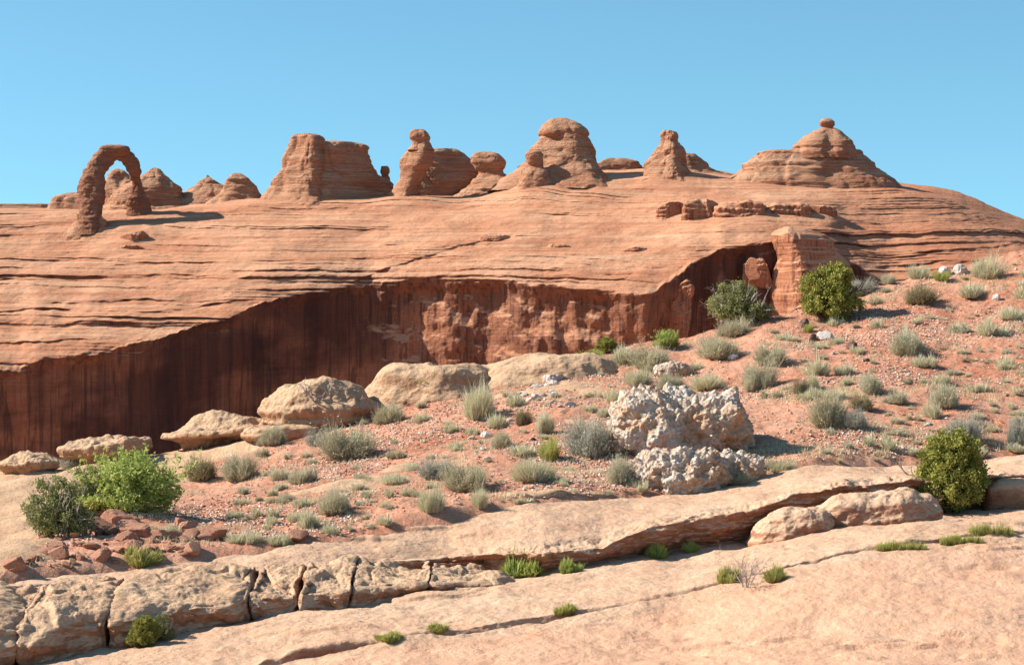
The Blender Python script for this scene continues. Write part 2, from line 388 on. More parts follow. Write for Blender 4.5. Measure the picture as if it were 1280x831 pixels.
x, y, z = P[..., 0], P[..., 1], P[..., 2]
rowP = CY - z / y * F; pxP = CX + x / y * F
BND = [(-1500, 800), (-300, 750), (0, 724), (50, 684), (84, 664), (110, 640), (150, 618), (215, 600), (250, 584), (300, 572), (340, 560), (380, 550), (420, 538), (450, 526), (480, 514), (520, 505), (560, 496), (620, 484), (680, 466), (720, 448), (760, 425), (2800, 0)]
bnd, = interp(pxP.ravel(), BND); bnd = bnd.reshape(pxP.shape) + 5 * fbm(pxP / 35, rowP / 20, 0 * pxP, 3)
sd = (rowP - bnd)
lowf = 0.16 * fbm(x * 0.16, y * 0.16, 0 * x, 3)
soil_z = z + lowf + 0.05 * fbm(x * .9, y * .9, 0 * x, 4) + 0.022 * fbm(x * 4, y * 4, 0 * x, 3) + np.clip(sd * 0.03, -1.2, 0.12) \
    + 0.06 * fbm(x * .6, y * .6, 0 * x + 8, 3) + 0.30 * np.exp(-((pxP - 150) / 75) ** 2 - ((rowP - 665) / 26) ** 2)
yy = y
S = P.copy(); S[..., 2] = soil_z; HS = S
o = mesh_obj("hillside", S, grid_faces(*S.shape[:2]), M_soil); tag(o, kind='structure')
keep = np.where(px < 800)[0]
Q = P[:, keep].copy(); x, y, z = Q[..., 0], Q[..., 1], Q[..., 2]
zz = z + lowf[:, keep]
bed = zz + 0.02 * y - 0.03 * x
ww = 0.18 * fbm(x * 0.3, y * 0.25, 0 * x + 3, 4) + 0.03 * fbm(x * 1.4, y * 1.4, 0 * x, 4)
st = 0.06 * np.tanh(4 * perlin(x * 0.05, (y + 0.6 * x * .2) * 0.7, 0 * x + 1.1)) + 0.03 * np.tanh(4 * perlin(x * 0.1, y * 1.8, 0 * x + 5.1))
Q[..., 2] = zz + ww + st + 0.02
Q[:8, :, 2] -= 0.6
PS = Q
o = mesh_obj("pale_slickrock_slope", Q, grid_faces(*Q.shape[:2]), M_pale); tag(o, kind='structure')

def ground(pxq, rowq, which=None):
    """first visible ground point under photo pixel (pxq,rowq)"""
    best = None
    grids = {'soil': [(HS, px)], 'slick': [(SL, px)], 'pale': [(PS, px[keep])]}.get(which) or [(SL, px), (PS, px[keep]), (HS, px)]
    for G, cols in grids:
        if pxq > cols[-1]: continue
        j = int(np.argmin(np.abs(cols - pxq))); col = G[:, j]
        col = col[col[:, 1] > 8]
        r = CY - col[:, 2] / col[:, 1] * F
        run = np.minimum.accumulate(r)
        vis = np.where((r <= rowq))[0]
        if len(vis) == 0: continue
        k = vis[0]; p = col[k].copy(); p[0] = (pxq - CX) / F * p[1]
        if best is None or p[1] < best[1]: best = p
    if best is None:
        j = int(np.argmin(np.abs(px - pxq))); col = HS[:, j]; r = CY - col[:, 2] / col[:, 1] * F
        k = int(np.argmin(np.where(col[:, 1] < 70, r, 1e9))); best = col[k].copy(); best[0] = (pxq - CX) / F * best[1]
    return best

# ---------------------------------------------------------------- far ridge
inner2 = np.arange(-40, 1321, 1.15)
rp = np.concatenate([np.linspace(-2600, -60, 170), inner2, np.linspace(1340, 4000, 170)])
rcR, = interp(rp, [(-2600, 300), (-600, 268), (0, 258), (60, 257), (225, 252), (330, 249), (490, 244), (560, 243), (612, 241), (632, 224), (650, 215), (700, 211), (760, 210), (803, 208), (890, 213), (925, 217), (1000, 221), (1114, 226), (1167, 232), (1197, 238), (1227, 250), (1256, 264), (1280, 273), (1400, 330), (1700, 420), (4000, 520)])
rcR = sm(rcR, 5) + jit(rp, 1.0, 30, 31.1)
rc = W(rp, rcR, 402 + 0 * rp)
rbR, = interp(rp, [(-2600, 310), (0, 264), (100, 269), (200, 267), (330, 255), (490, 253), (600, 250), (650, 238), (750, 228), (850, 226), (930, 230), (1114, 236), (1167, 244), (1200, 255), (1227, 268), (1280, 292), (1400, 350), (1700, 440), (4000, 540)])
rb = W(rp, sm(rbR, 20), 381 + 0 * rp)
brR, brD = interp(rp, [(-2600, 520, 320), (-600, 490, 325), (0, 461, 331), (25, 460, 331.5), (43, 451, 332), (98, 444, 334), (138, 438, 335), (171, 430, 336), (236, 412, 339), (285, 397, 341), (328, 380, 344), (357, 374, 346), (387, 367, 348), (420, 362, 350), (462, 355, 352), (525, 349, 350), (574, 352, 347), (630, 352, 345), (682, 358, 343), (728, 363, 341), (771, 368, 339), (809, 366, 338), (840, 348, 341), (862, 332, 343), (885, 322, 345), (901, 311, 346), (944, 305, 347), (963, 301, 348), (1000, 302, 349), (1040, 310, 350), (1055, 324, 350.5), (1111, 357, 349), (1200, 362, 346), (1300, 368, 344), (1600, 420, 344), (4000, 560, 344)])
brS = sm(brR, 40); brR = sm(brR, 14) + jit(rp, 4.5, 50, 37.7) + 1.6 * np.tanh(3 * fbm(rp / 14, 0 * rp + 3, 0 * rp, 3))
br = W(rp, brR, sm(brD, 10)); brs = W(rp, brS, sm(brD, 40))
m1 = 0.62 * rb + 0.38 * brs; m1[:, 2] += 1.2
m2 = 0.22 * rb + 0.78 * brs; m2[:, 2] += 1.6
br1 = br.copy(); br1[:, 1] += 0.7; br1[:, 2] -= 1.4
base = br.copy(); base[:, 1] += 1.5 + np.interp(rp, [300, 450, 560, 760, 820], [0, 0, -2.5, -2.5, 0]); base[:, 2] = -26
fl = base.copy(); fl[:, 1] = 120; fl[:, 0] *= 0.5
bk = W(rp, CY + 26 / 600 * F, 600 + 0 * rp); bk0 = rc.copy(); bk0[:, 1] = 425; bk0[:, 0] *= 425 / 402.; bk0[:, 2] -= 5
br2 = 0.07 * m2 + 0.93 * brs
P = loft_lines([fl, base, br1, br, br2, m2, m1, rb, rc, bk0, bk], [6, 300, 10, 12, 98, 150, 130, 40, 12, 8])
P = smooth_axis0(P, 5)
x, y, z = P[..., 0], P[..., 1], P[..., 2]
ii = np.arange(P.shape[0])[:, None] + 0 * x
cliffw = 1 - sstep(300, 330, ii); slopew = sstep(296, 325, ii) * (1 - 0.6 * sstep(690, 730, ii))
pxx = CX + x / y * F
bed = z + 1.6 * fbm(x / 70, 0 * x + 2, 0 * x, 3) + 0.012 * x
lat = 0.35 + 0.9 * sstep(-0.25, 0.45, fbm(x / 45, z / 7, 0 * x + 3, 3))
lat = lat * np.interp(pxx, [-100, 0, 350, 500, 1000, 1150, 1300], [1.5, 1.5, 1.1, .8, .8, 1.0, 1.1])
dy = -1.0 * hard(bed, 1.5) * lat * slopew
dy += -0.28 * np.tanh(4 * perlin(bed * 5.5, 0 * bed + 3.5, x / 60)) * .35 * slopew * sstep(-.3, .4, fbm(x / 30, z / 5, 0 * x + 51, 2))
dy += -(1.1 * fbm(x / 28, z / 9, y / 28, 4) + 0.22 * fbm(x / 3.2, z / 1.4, y / 3.2, 4)) * slopew
midw = sstep(430, 500, pxx) * (1 - sstep(800, 830, pxx))
dyc = 1.6 * fbm(x / 14, z / 34, 0 * x + 8, 4) + 0.35 * fbm(x / 3, z / 16, 0 * x, 4)
dyc = dyc - midw * (1.5 * np.tanh(1.5 * fbm((x + 0.35 * z) / 11, z / 10, 0 * x + 12, 4, .42)) + 0.3 * fbm(x / 2.5, z / 2.5, 0 * x + 31, 4)) \
      - 2.2 * np.tanh(3 * fbm(x / 9, z / 40, 0 * x + 18, 2)) * sstep(790, 830, pxx) 
rw = CY - z / y * F
for (xa, xb, ra, rb_, dep, th) in [(440, 525, 354, 322, 1.3, 10), (525, 640, 322, 293, 1.3, 8), (-40, 135, 325, 325, 1.4, 7), (-40, 260, 347, 344, 1.3, 8), (120, 470, 333, 322, .8, 6), (-40, 90, 391, 386, 2.2, 12), (60, 200, 380, 374, 1.3, 8), (-40, 110, 431, 425, 1.5, 8), (-40, 60, 412, 410, 1.1, 6), (60, 330, 409, 372, .8, 6),
        (640, 800, 231, 229, 1.6, 3), (800, 1115, 229, 226, 1.8, 4), (455, 510, 308, 304, 1.2, 4), (684, 715, 268, 268, 2.0, 10), (618, 670, 297, 297, 1.2, 5), (1040, 1290, 281, 272, .8, 4), (1150, 1320, 316, 303, 1.5, 6), (1100, 1320, 334, 318, 1.6, 8), (560, 860, 308, 300, .6, 4), (520, 820, 324, 318, .6, 4), (600, 800, 338, 336, .5, 3), (250, 450, 300, 290, .5, 3)]:
    g = rw - (ra + (pxx - xa) / (xb - xa) * (rb_ - ra)) - (2.2 * fbm(rp / 40, 0 * rp + ra, 0 * rp, 3))[None]
    en = sstep(xa - 12, xa + 12, pxx) * (1 - sstep(xb - 14, xb + 14, pxx))
    dy = dy + .62 * dep * en * sstep(-2.0, 1.6, g) * np.exp(-np.maximum(g, 0) / th) * slopew * (.75 + .5 * fbm(rp / 25, 0 * rp + ra, 0 * rp, 3))[None]
P[..., 1] += dy + dyc * cliffw
P[..., 2] += 0.35 * fbm(x / 12, y / 5, 0 * x + 6, 4) * slopew
for (c_, w_, h_, d_) in [(80, 30, .5, 392), (175, 60, 1.0, 394), (268, 48, .9, 394), (308, 34, .9, 390), (408, 90, .8, 391), (508, 40, 1.3, 387), (560, 70, .5, 392), (615, 30, .5, 391), (668, 30, 1.0, 384), (705, 62, 1.3, 388), (775, 50, .6, 394), (838, 46, 1.3, 387), (880, 45, .9, 391), (1020, 110, 1.2, 387), (140, 70, 1.0, 371)]:
    P[..., 2] += h_ * np.exp(-np.abs((pxx - c_) / w_) ** 2.6 - np.abs((P[..., 1] - d_) / 10.5) ** 2.2) * slopew
RG = P
vz = np.interp(pxx, [0, 430, 520, 780, 860, 1000], [1, 1, .35, .4, .85, .8]); rdn = np.interp(pxx, [950, 1150], [0, .6]) + .5 * sstep(.1, .6, fbm(pxx / 160, rw / 30, 0 * pxx + 44, 3))
o = mesh_obj("sandstone_ridge", P, grid_faces(*P.shape[:2]), M_ridge, attr={"varnish": vz, "redness": np.clip(rdn, 0, .75)}); tag(o, kind='structure')
s_ = 9000.0
o = mesh_obj("desert_plain", [(-s_, -s_, -26.4), (s_, -s_, -26.4), (s_, s_, -26.4), (-s_, s_, -26.4)], [(0, 1, 2, 3)], M_plain, False); tag(o, kind='structure')

def ridge_depth(pxq, rowq):
    j = int(np.argmin(np.abs(rp - pxq))); col = RG[:, j]; r = CY - col[:, 2] / col[:, 1] * F
    k = np.where((r <= rowq) & (np.arange(len(r)) > 5))[0]
    return float(col[k[0], 1]) if len(k) else 402.0

# ---------------------------------------------------------------- buttes on the ridge (stacked contours)
def contour_rock(name, levels, d, asp=0.7, rot=0.0, pw=2.4, seed=1, ledge=0.05, rough=0.07, sink=30, mat=None, nth=180, dz=0.11, flare=1.55, parent_root=None, yshift=None):
    lv = sorted(levels); rows = np.array([l[0] for l in lv], float); Ls = np.array([l[1] for l in lv], float); Rs = np.array([l[2] for l in lv], float)
    w0 = (Rs[-1] - Ls[-1]); c0 = (Rs[-1] + Ls[-1]) / 2
    rows = np.append(rows, rows[-1] + sink); Ls = np.append(Ls, c0 - w0 / 2 * flare); Rs = np.append(Rs, c0 + w0 / 2 * flare)
    px_m = d / F
    n = max(24, int((rows[-1] - rows[0]) * px_m / dz))
    rr = np.linspace(rows[0], rows[-1], n)
    L = sm(np.interp(rr, rows, Ls), 2); R = sm(np.interp(rr, rows, Rs), 2)
    th = np.linspace(0, 2 * np.pi, nth, endpoint=False)
    pw = pw * 1.15; cx = np.sign(np.cos(th)) * np.abs(np.cos(th)) ** (2 / pw); cyy = asp * np.sign(np.sin(th)) * np.abs(np.sin(th)) ** (2 / pw)
    a = math.radians(rot); X = cx * math.cos(a) - cyy * math.sin(a); Y = cx * math.sin(a) + cyy * math.cos(a)
    s = np.abs(X).max(); X /= s; Y /= s
    hw = (R - L) / 2 * px_m; cen = ((L + R) / 2 - CX) * px_m; zz = (CY - rr) * px_m
    base_w = (Rs[:-1] - Ls[:-1]).max() / 2 * px_m
    Xg = X[None, :] * hw[:, None]; Yg = Y[None, :] * hw[:, None]; Zg = zz[:, None] + 0 * Xg
    cg = cen[:, None] + 0 * Xg
    wx, wy = Xg + cg, Yg + d
    rad = np.sqrt(Xg**2 + Yg**2) + 1e-6
    amp = np.minimum(rad, base_w)
    bed = Zg + 0.15 * fbm(wx / 6, wy / 6, 0 * wx + seed, 2)
    z0 = 0 * Zg
    lt = .25 + .9 * sstep(-.3, .5, fbm(wx / 5, wy / 5, Zg / 2 + seed, 2))
    hd = (0.55 * np.tanh(2.2 * perlin(bed * 0.36, z0 + seed, z0)) + 0.33 * np.tanh(3 * perlin(bed * 1.1, z0 + seed + 3.3, z0)) * lt + 0.16 * np.tanh(3 * perlin(bed * 2.7, z0 + seed + 7.3, z0)) * lt)
    k = 1.0 + (1.25 * ledge * base_w * hd - .07 * min(base_w, 6.0) * sstep(.25, .7, ridged(wx / 7, wy / 7, Zg / 22 + seed, 2) - .6) + rough * base_w * (1.6 * fbm(wx / 6, wy / 6, Zg / 5 + seed, 5, .55) - 0.35 * np.abs(fbm(wx / 1.6, wy / 1.6, Zg / 1.6 + seed, 4)))) / np.maximum(rad, 0.5)
    fade = sstep(0, 0.35, rad)
    k = 1 + (k - 1) * fade
    Xg *= k; Yg *= k
    top = np.array([[cen[0], d, zz[0] + 0.06]])
    V = np.stack([Xg + cg, Yg + d, Zg + 0.12 * fbm(wx / 2, wy / 2, Zg, 3) * sstep(0, 1, rad)], -1)
    org = np.array([cen[-2], d, zz[-2]])
    V = V.reshape(-1, 3) - org; V = np.concatenate([V, top - org])
    fq = grid_faces(n, nth, True)[:, ::-1]
    ti = n * nth
    ft = np.array([(ti, (j + 1) % nth, j, j) for j in range(nth)])
    F2 = np.concatenate([fq, ft])
    # degenerate quads at the top -> build as tris via second mesh path
    me = bpy.data.meshes.new(name)
    me.from_pydata(V.tolist(), [], [tuple(f) for f in fq.tolist()] + [(ti, j, (j + 1) % nth) for j in range(nth)])
    me.polygons.foreach_set("use_smooth", np.full(len(me.polygons), True)); me.materials.append(mat or M_butte); me.update()
    o = bpy.data.objects.new(name, me); C.objects.link(o); o.location = org
    if parent_root is not None:
        o.parent = parent_root; o.location = Vector(org) - parent_root.location
    return o

def T(o, label, cat, group=None): return tag(o, label, cat, group)
G_B = "sandstone buttes along the ridge crest"
T(contour_rock("rock_ledge", [(256, -60, 66), (259, -70, 70), (262, -80, 78)], 395, .25, 0, 4, 2, .03, .03, 12), "long low red ledge on the skyline at the foot of the arch", "rock ledge", G_B)
T(contour_rock("rock_knoll", [(241, 84, 96), (243, 72, 105), (247, 66, 112), (254, 64, 120), (258, 62, 124)], 392, .5, 0, 3.2, 5, .05, .05, 14), "small layered knoll on the skyline behind the thick arch leg", "rock", G_B)
T(contour_rock("rock_dome", [(211, 143, 151), (214, 137, 158), (222, 132, 166), (235, 128, 176), (250, 122, 190), (258, 118, 196)], 398, .6, 0, 2.2, 6, .05, .05, 14), "rough dome seen through the opening of the stone arch", "rock dome", G_B)
T(contour_rock("rock_dome", [(210, 188, 198), (212, 182, 203), (216, 176, 208), (222, 170, 214), (229, 160, 219), (236, 150, 222), (243, 140, 225), (250, 134, 229), (258, 130, 236)], 392, .6, 0, 2.3, 7, .055, .05, 14), "layered dome just right of the thin arch leg", "rock dome", G_B)
T(contour_rock("rock_dome", [(219, 258, 261), (223, 256, 264), (226, 250, 268), (229, 246, 274), (233, 240, 284), (238, 233, 292), (244, 226, 298), (251, 216, 304)], 394, .6, 0, 2.3, 8, .04, .05, 14), "low dome tipped by a tiny spire east of the arch", "rock dome", G_B)
T(contour_rock("rock_dome", [(217, 290, 302), (219, 286, 306), (222, 284, 311), (227, 281, 315), (235, 279, 321), (241, 273, 325), (247, 266, 329), (252, 258, 332)], 390, .65, 0, 2.4, 9, .05, .05, 14), "round topped dome beside the broad flat butte", "rock dome", G_B)
b = empty("rock_butte", W(410, 247, 392).tolist())
T(b, "broad butte with a lit rounded tower and a shaded flat back", "rock butte", G_B)
contour_rock("tower", [(168, 370, 394), (170, 364, 402), (174, 361, 408), (179, 359, 411), (194, 355, 412), (215, 348, 414), (232, 337, 417), (247, 326, 422)], 388, .75, -32, 4.2, 11, .025, .05, 22, parent_root=b)
contour_rock("body", [(177, 400, 438), (180, 392, 457), (184, 384, 464), (200, 380, 467), (215, 376, 471), (222, 374, 479), (228, 372, 488), (240, 368, 493), (248, 364, 498)], 392, .6, 34, 5, 12, .03, .05, 22, parent_root=b)
T(contour_rock("balanced_rock", [(208, 476, 485), (211, 475, 487), (216, 475, 487), (219, 477, 485), (222, 476, 487)], 395, .8, 0, 3, 13, .06, .08, 16), "small dark block perched at the broad butte's right end", "rock", G_B)
b = empty("rock_butte", W(545, 246, 392).tolist())
T(b, "butte with a round headed pillar and a long shaded wall", "rock butte", G_B)
contour_rock("head", [(162, 516, 528), (164, 513, 533), (168, 512, 536), (172, 512, 538), (175, 515, 537), (177, 517, 537), (182, 516, 538)], 386, .8, 0, 2.6, 14, .03, .10, 6, parent_root=b)
contour_rock("pillar", [(176, 518, 536), (180, 516, 539), (186, 512, 541), (192, 506, 542), (200, 500, 542), (208, 498, 540), (213, 500, 534), (222, 499, 528), (232, 494, 524), (240, 488, 522), (247, 482, 522)], 386, .8, -38, 3.6, 15, .03, .07, 22, parent_root=b)
contour_rock("wall", [(186, 541, 572), (188, 536, 576), (192, 530, 581), (197, 524, 588), (206, 516, 601), (220, 510, 614), (236, 506, 627), (247, 500, 636)], 396, .35, 22, 4.5, 16, .02, .05, 22, parent_root=b)
T(contour_rock("rock_hump", [(190, 598, 616), (192, 592, 622), (196, 589, 627), (203, 590, 630), (210, 594, 631), (214, 597, 629), (218, 598, 633), (224, 590, 642), (234, 580, 655)], 392, .7, -10, 2.6, 17, .05, .06, 18), "lumpy rounded knob between the round headed pillar and big dome", "rock", G_B)
b = empty("rock_dome", W(703, 206, 388).tolist())
T(b, "big smooth capped dome, the tallest round one on the ridge", "rock dome", G_B)
contour_rock("cap", [(147, 696, 704), (148, 690, 710), (151, 684, 717), (156, 678, 727), (162, 674, 735), (167, 672, 737), (170, 673, 737), (172, 677, 733)], 388, .85, 0, 2.1, 18, .01, .03, 3, flare=.9, parent_root=b)
contour_rock("body", [(169, 676, 734), (173, 674, 737), (178, 671, 739), (188, 662, 743), (196, 659, 746), (202, 655, 748), (207, 650, 750), (214, 640, 756)], 388, .8, -20, 2.8, 19, .012, .04, 26, parent_root=b)
T(contour_rock("rock_hump", [(188, 663, 672), (190, 658, 678), (195, 655, 681), (202, 655, 682), (208, 658, 680), (214, 652, 688)], 381, .8, 0, 2.3, 21, .03, .12, 30), "small round knob at the lower left shoulder of the big dome", "rock", G_B)
T(contour_rock("rock_ledge", [(198, 755, 780), (200, 750, 792), (203, 745, 801), (208, 738, 806), (215, 730, 808), (224, 720, 808)], 397, .3, 8, 3.6, 22, .05, .05, 14), "low shaded ledge linking the big dome and the grey spire", "rock ledge", G_B)
b = empty("rock_spire", W(840, 215, 386).tolist())
T(b, "narrow craggy spire with a sloping shaded shoulder", "rock spire", G_B)
contour_rock("spire", [(163, 828, 842), (165, 825, 846), (171, 824, 848), (177, 824, 847), (183, 819, 852), (190, 813, 856), (197, 809, 858), (204, 805, 860), (212, 803, 864), (220, 798, 868)], 385, .8, -38, 3.4, 23, .03, .10, 20, parent_root=b)
contour_rock("shoulder", [(192, 853, 864), (197, 850, 872), (203, 848, 882), (208, 846, 888), (213, 842, 896), (218, 838, 915)], 392, .5, 26, 3.6, 24, .03, .08, 20, parent_root=b)
b = empty("rock_pyramid", W(1030, 224, 388).tolist())
T(b, "wide stepped pyramid of rock at the ridge's highest end", "rock butte", G_B)
contour_rock("summit", [(159, 1028, 1042), (161, 1023, 1046), (165, 1015, 1052), (171, 1003, 1058), (177, 996, 1064), (184, 989, 1068), (187, 991, 1069), (192, 985, 1074)], 386, .8, 0, 2.2, 25, .018, .03, 8, flare=1.0, parent_root=b)
contour_rock("terrace", [(189, 962, 1074), (190.5, 948, 1078), (195, 945, 1080), (196, 941, 1083), (202, 937, 1086), (203.5, 932, 1089), (211, 928, 1095), (213, 922, 1100), (219, 916, 1107), (226, 905, 1118)], 387, .5, 0, 2.8, 26, .022, .022, 22, flare=1.16, nth=300, parent_root=b)
T(contour_rock("balanced_rock", [(148, 1030, 1037), (150, 1026, 1041), (153, 1024, 1044), (157, 1025, 1044), (160, 1029, 1041)], 386, .8, 0, 2.4, 27, .04, .06, 2, flare=.8), "small round boulder balanced on the stepped pyramid's tip", "rock", G_B)
# buttress and fallen slab of the cliff
T(contour_rock("rock_buttress", [(284, 978, 1002), (288, 968, 1018), (294, 966, 1032), (302, 965, 1044), (312, 967, 1050), (330, 968, 1062), (350, 965, 1074), (375, 962, 1082), (410, 958, 1105), (450, 955, 1120)], 347.5, .62, 33, 6.5, 31, .02, .03, 60, mat=M_ridge, nth=320), "square sandstone buttress with a bright edge standing out from the cliff", "rock buttress")
# bedded outcrop half way up the right of the slope
# ---------------------------------------------------------------- rounded blocks and boulders
def cube_sphere(n):
    lin = np.linspace(-1, 1, n + 1); lin = np.tan(lin * np.pi / 4)
    vs_, fs = [], []; off = 0
    a, b = np.meshgrid(lin, lin, indexing='ij'); one = np.ones_like(a)
    for (A, B, Cc) in ((a, b, one), (b, a, -one), (one, a, b), (-one, b, a), (b, one, a), (a, -one, b)):
        vs_.append(np.stack([A, B, Cc], -1).reshape(-1, 3)); fs.append(grid_faces(n + 1, n + 1) + off); off += (n + 1) ** 2
    V = np.concatenate(vs_); Fc = np.concatenate(fs)
    key = np.round(V * 1e5).astype(np.int64); _, idx, inv = np.unique(key, axis=0, return_index=True, return_inverse=True)
    inv = inv.ravel()
    return V[idx], inv[Fc]
_cs = {}
def rounded(n, p):
    if n not in _cs: _cs[n] = cube_sphere(n)
    V, Fc = _cs[n]; nn = (np.abs(V) ** p).sum(1) ** (1 / p)
    return V / nn[:, None], Fc
def vorn(P, s):
    return np.array([mnoise.voronoi(Vector((float(a), float(b), float(c))))[0][0] for a, b, c in P * s])
def boulder_mesh(name, hx, hy, hz, p=2.6, seed=0, under=0.0, n=40, lump=0.12, fine=0.03, ledge=0.0, cells=0.0, cellk=1.0, facets=0, shear=(0, 0), mat=None, flat=0.0):
    U, Fc = rounded(n, p)
    V = U * np.array([hx, hy, hz]); s = (hx * hy * hz) ** (1 / 3)
    nrm = U / np.array([hx, hy, hz]); nrm /= np.linalg.norm(nrm, axis=1)[:, None]
    q = V / s + seed * 13.7
    d = lump * fbm(q[:, 0] * .9, q[:, 1] * .9, q[:, 2] * .9, 3) + fine * fbm(q[:, 0] * 4, q[:, 1] * 4, q[:, 2] * 4, 4)
    if ledge: d += ledge * np.tanh(3 * perlin(q[:, 2] * 4.0, q[:, 0] * .25, 0 * q[:, 0] + seed))
    if cells: d += cells * (0.5 - vorn(q, cellk)) + cells * .55 * (0.5 - vorn(q + 7.7, cellk * 2.1)) + cells * .3 * (0.5 - vorn(q + 3.7, cellk * 4.5)) - cells * .9 * np.maximum(0, fbm(q[:, 0] * 1.8, q[:, 1] * 1.8, q[:, 2] * 2.6 + 5, 3) - .25)
    V = V + nrm * (d * s)[:, None]
    if facets:
        rr = np.random.RandomState(int(seed * 31 + 5))
        for _ in range(facets):
            v = rr.normal(size=3); v /= np.linalg.norm(v); lim = rr.uniform(.62, .85)
            sc = V / np.array([hx, hy, hz]); t = sc @ v; over = np.maximum(t - lim, 0)
            V = V - (over * 0.93)[:, None] * v[None] * np.array([hx, hy, hz])
    if under:
        lowz = sstep(0, -.35 * hz, V[:, 2]); V[:, 0] *= 1 - under * lowz; V[:, 1] *= 1 - under * lowz
    V[:, 2] += shear[0] * V[:, 0] + shear[1] * V[:, 1]
    return V, Fc
def place_rock(name, pxc, row, w, h, label, cat="boulder", group=None, mat=None, depth=0.8, sinkf=0.25, which=None, seed=1, n=40, rz=0, **kw):
    """w,h in photo pixels; row = where its foot meets the ground"""
    g = ground(pxc, row, which); pm = g[1] / F
    hx = w / 2 * pm; hz = h / 2 * pm * (1 + sinkf); hy = hx * depth
    V, Fc = boulder_mesh(name, hx, hy, hz, seed=seed, n=n, **kw)
    V[:, 2] += h * pm - hz
    o = mesh_obj(name, V, Fc, mat or M_block)
    o.location = (g[0] * (1 + hy * .5 / g[1]), g[1] + hy * .5, g[2]); o.rotation_euler = (0, 0, rz)
    return tag(o, label, cat, group)


def ridge_rock(name, L, R, t, bo, lab, seed, group, mat=None, depth=.5, sink=.8, p=3.6, lump=.16, facets=4, shear=0, dd=.6, rz=0.0):
    d = ridge_depth((L + R) / 2, bo - 1) + dd; pm = d / F; hx = (R - L) / 2 * pm; hz = (bo - t) / 2 * pm * (1 + sink)
    V, Fc = boulder_mesh("r", hx, hx * depth, hz, p=p, seed=seed, n=44, lump=lump, fine=.05, ledge=.05, facets=facets, shear=(shear, 0))
    o = mesh_obj(name, V, Fc, mat or M_ridge); o.location = (((L + R) / 2 - CX) * pm, d + hx * depth * .6, (CY - t) * pm - hz); o.rotation_euler = (0, 0, rz)
    return T(o, lab, "rock", group)
GL = "broken ledge blocks on the ridge slope"
for i, a in enumerate([(820, 866, 253, 271, "leftmost ledge block of the broken band under the spire"), (850, 910, 250, 274, "jumbled middle block of the broken band under the spire"), (894, 958, 252, 271, "long flat block in the broken band under the spire"), (944, 1014, 254, 268, "thin slab in the broken band below the pyramid"), (1000, 1048, 257, 268, "last small slab of the broken band below the pyramid")]):
    ridge_rock("ledge_block", *a, 40 + i, GL, depth=.45, p=4.0, lump=.16, dd=.5, facets=2, sink=1.4)
for i, a in enumerate([(149, 186, 289, 303, "oval boulder lying on the slope below the arch"), (148, 184, 305, 314, "flat slab just below the oval boulder under the arch"), (600, 640, 293, 303, "wedge shaped slab above the diagonal crack on the slope"), (686, 718, 304, 311, "lens shaped slab on the slope under the big dome"), (778, 812, 307, 316, "small broken slab on the slope under the spire")]):
    ridge_rock("slope_boulder", *a, 50 + i, "boulders on the ridge slope", p=2.6, sink=.5)
ridge_rock("rock_slab", 930, 966, 324, 352, "pale leaning lump of rock against the buttress foot", 71, None, M_ridge, .6, .3, 3.2, .25, 5, dd=-1.0)
ridge_rock("rock_fin", 826, 870, 350, 420, "peeled flake of cliff left of the buttress alcove", 73, None, M_ridge, .35, .3, 3.2, .2, 7, .3, dd=-1.5, rz=-.5)

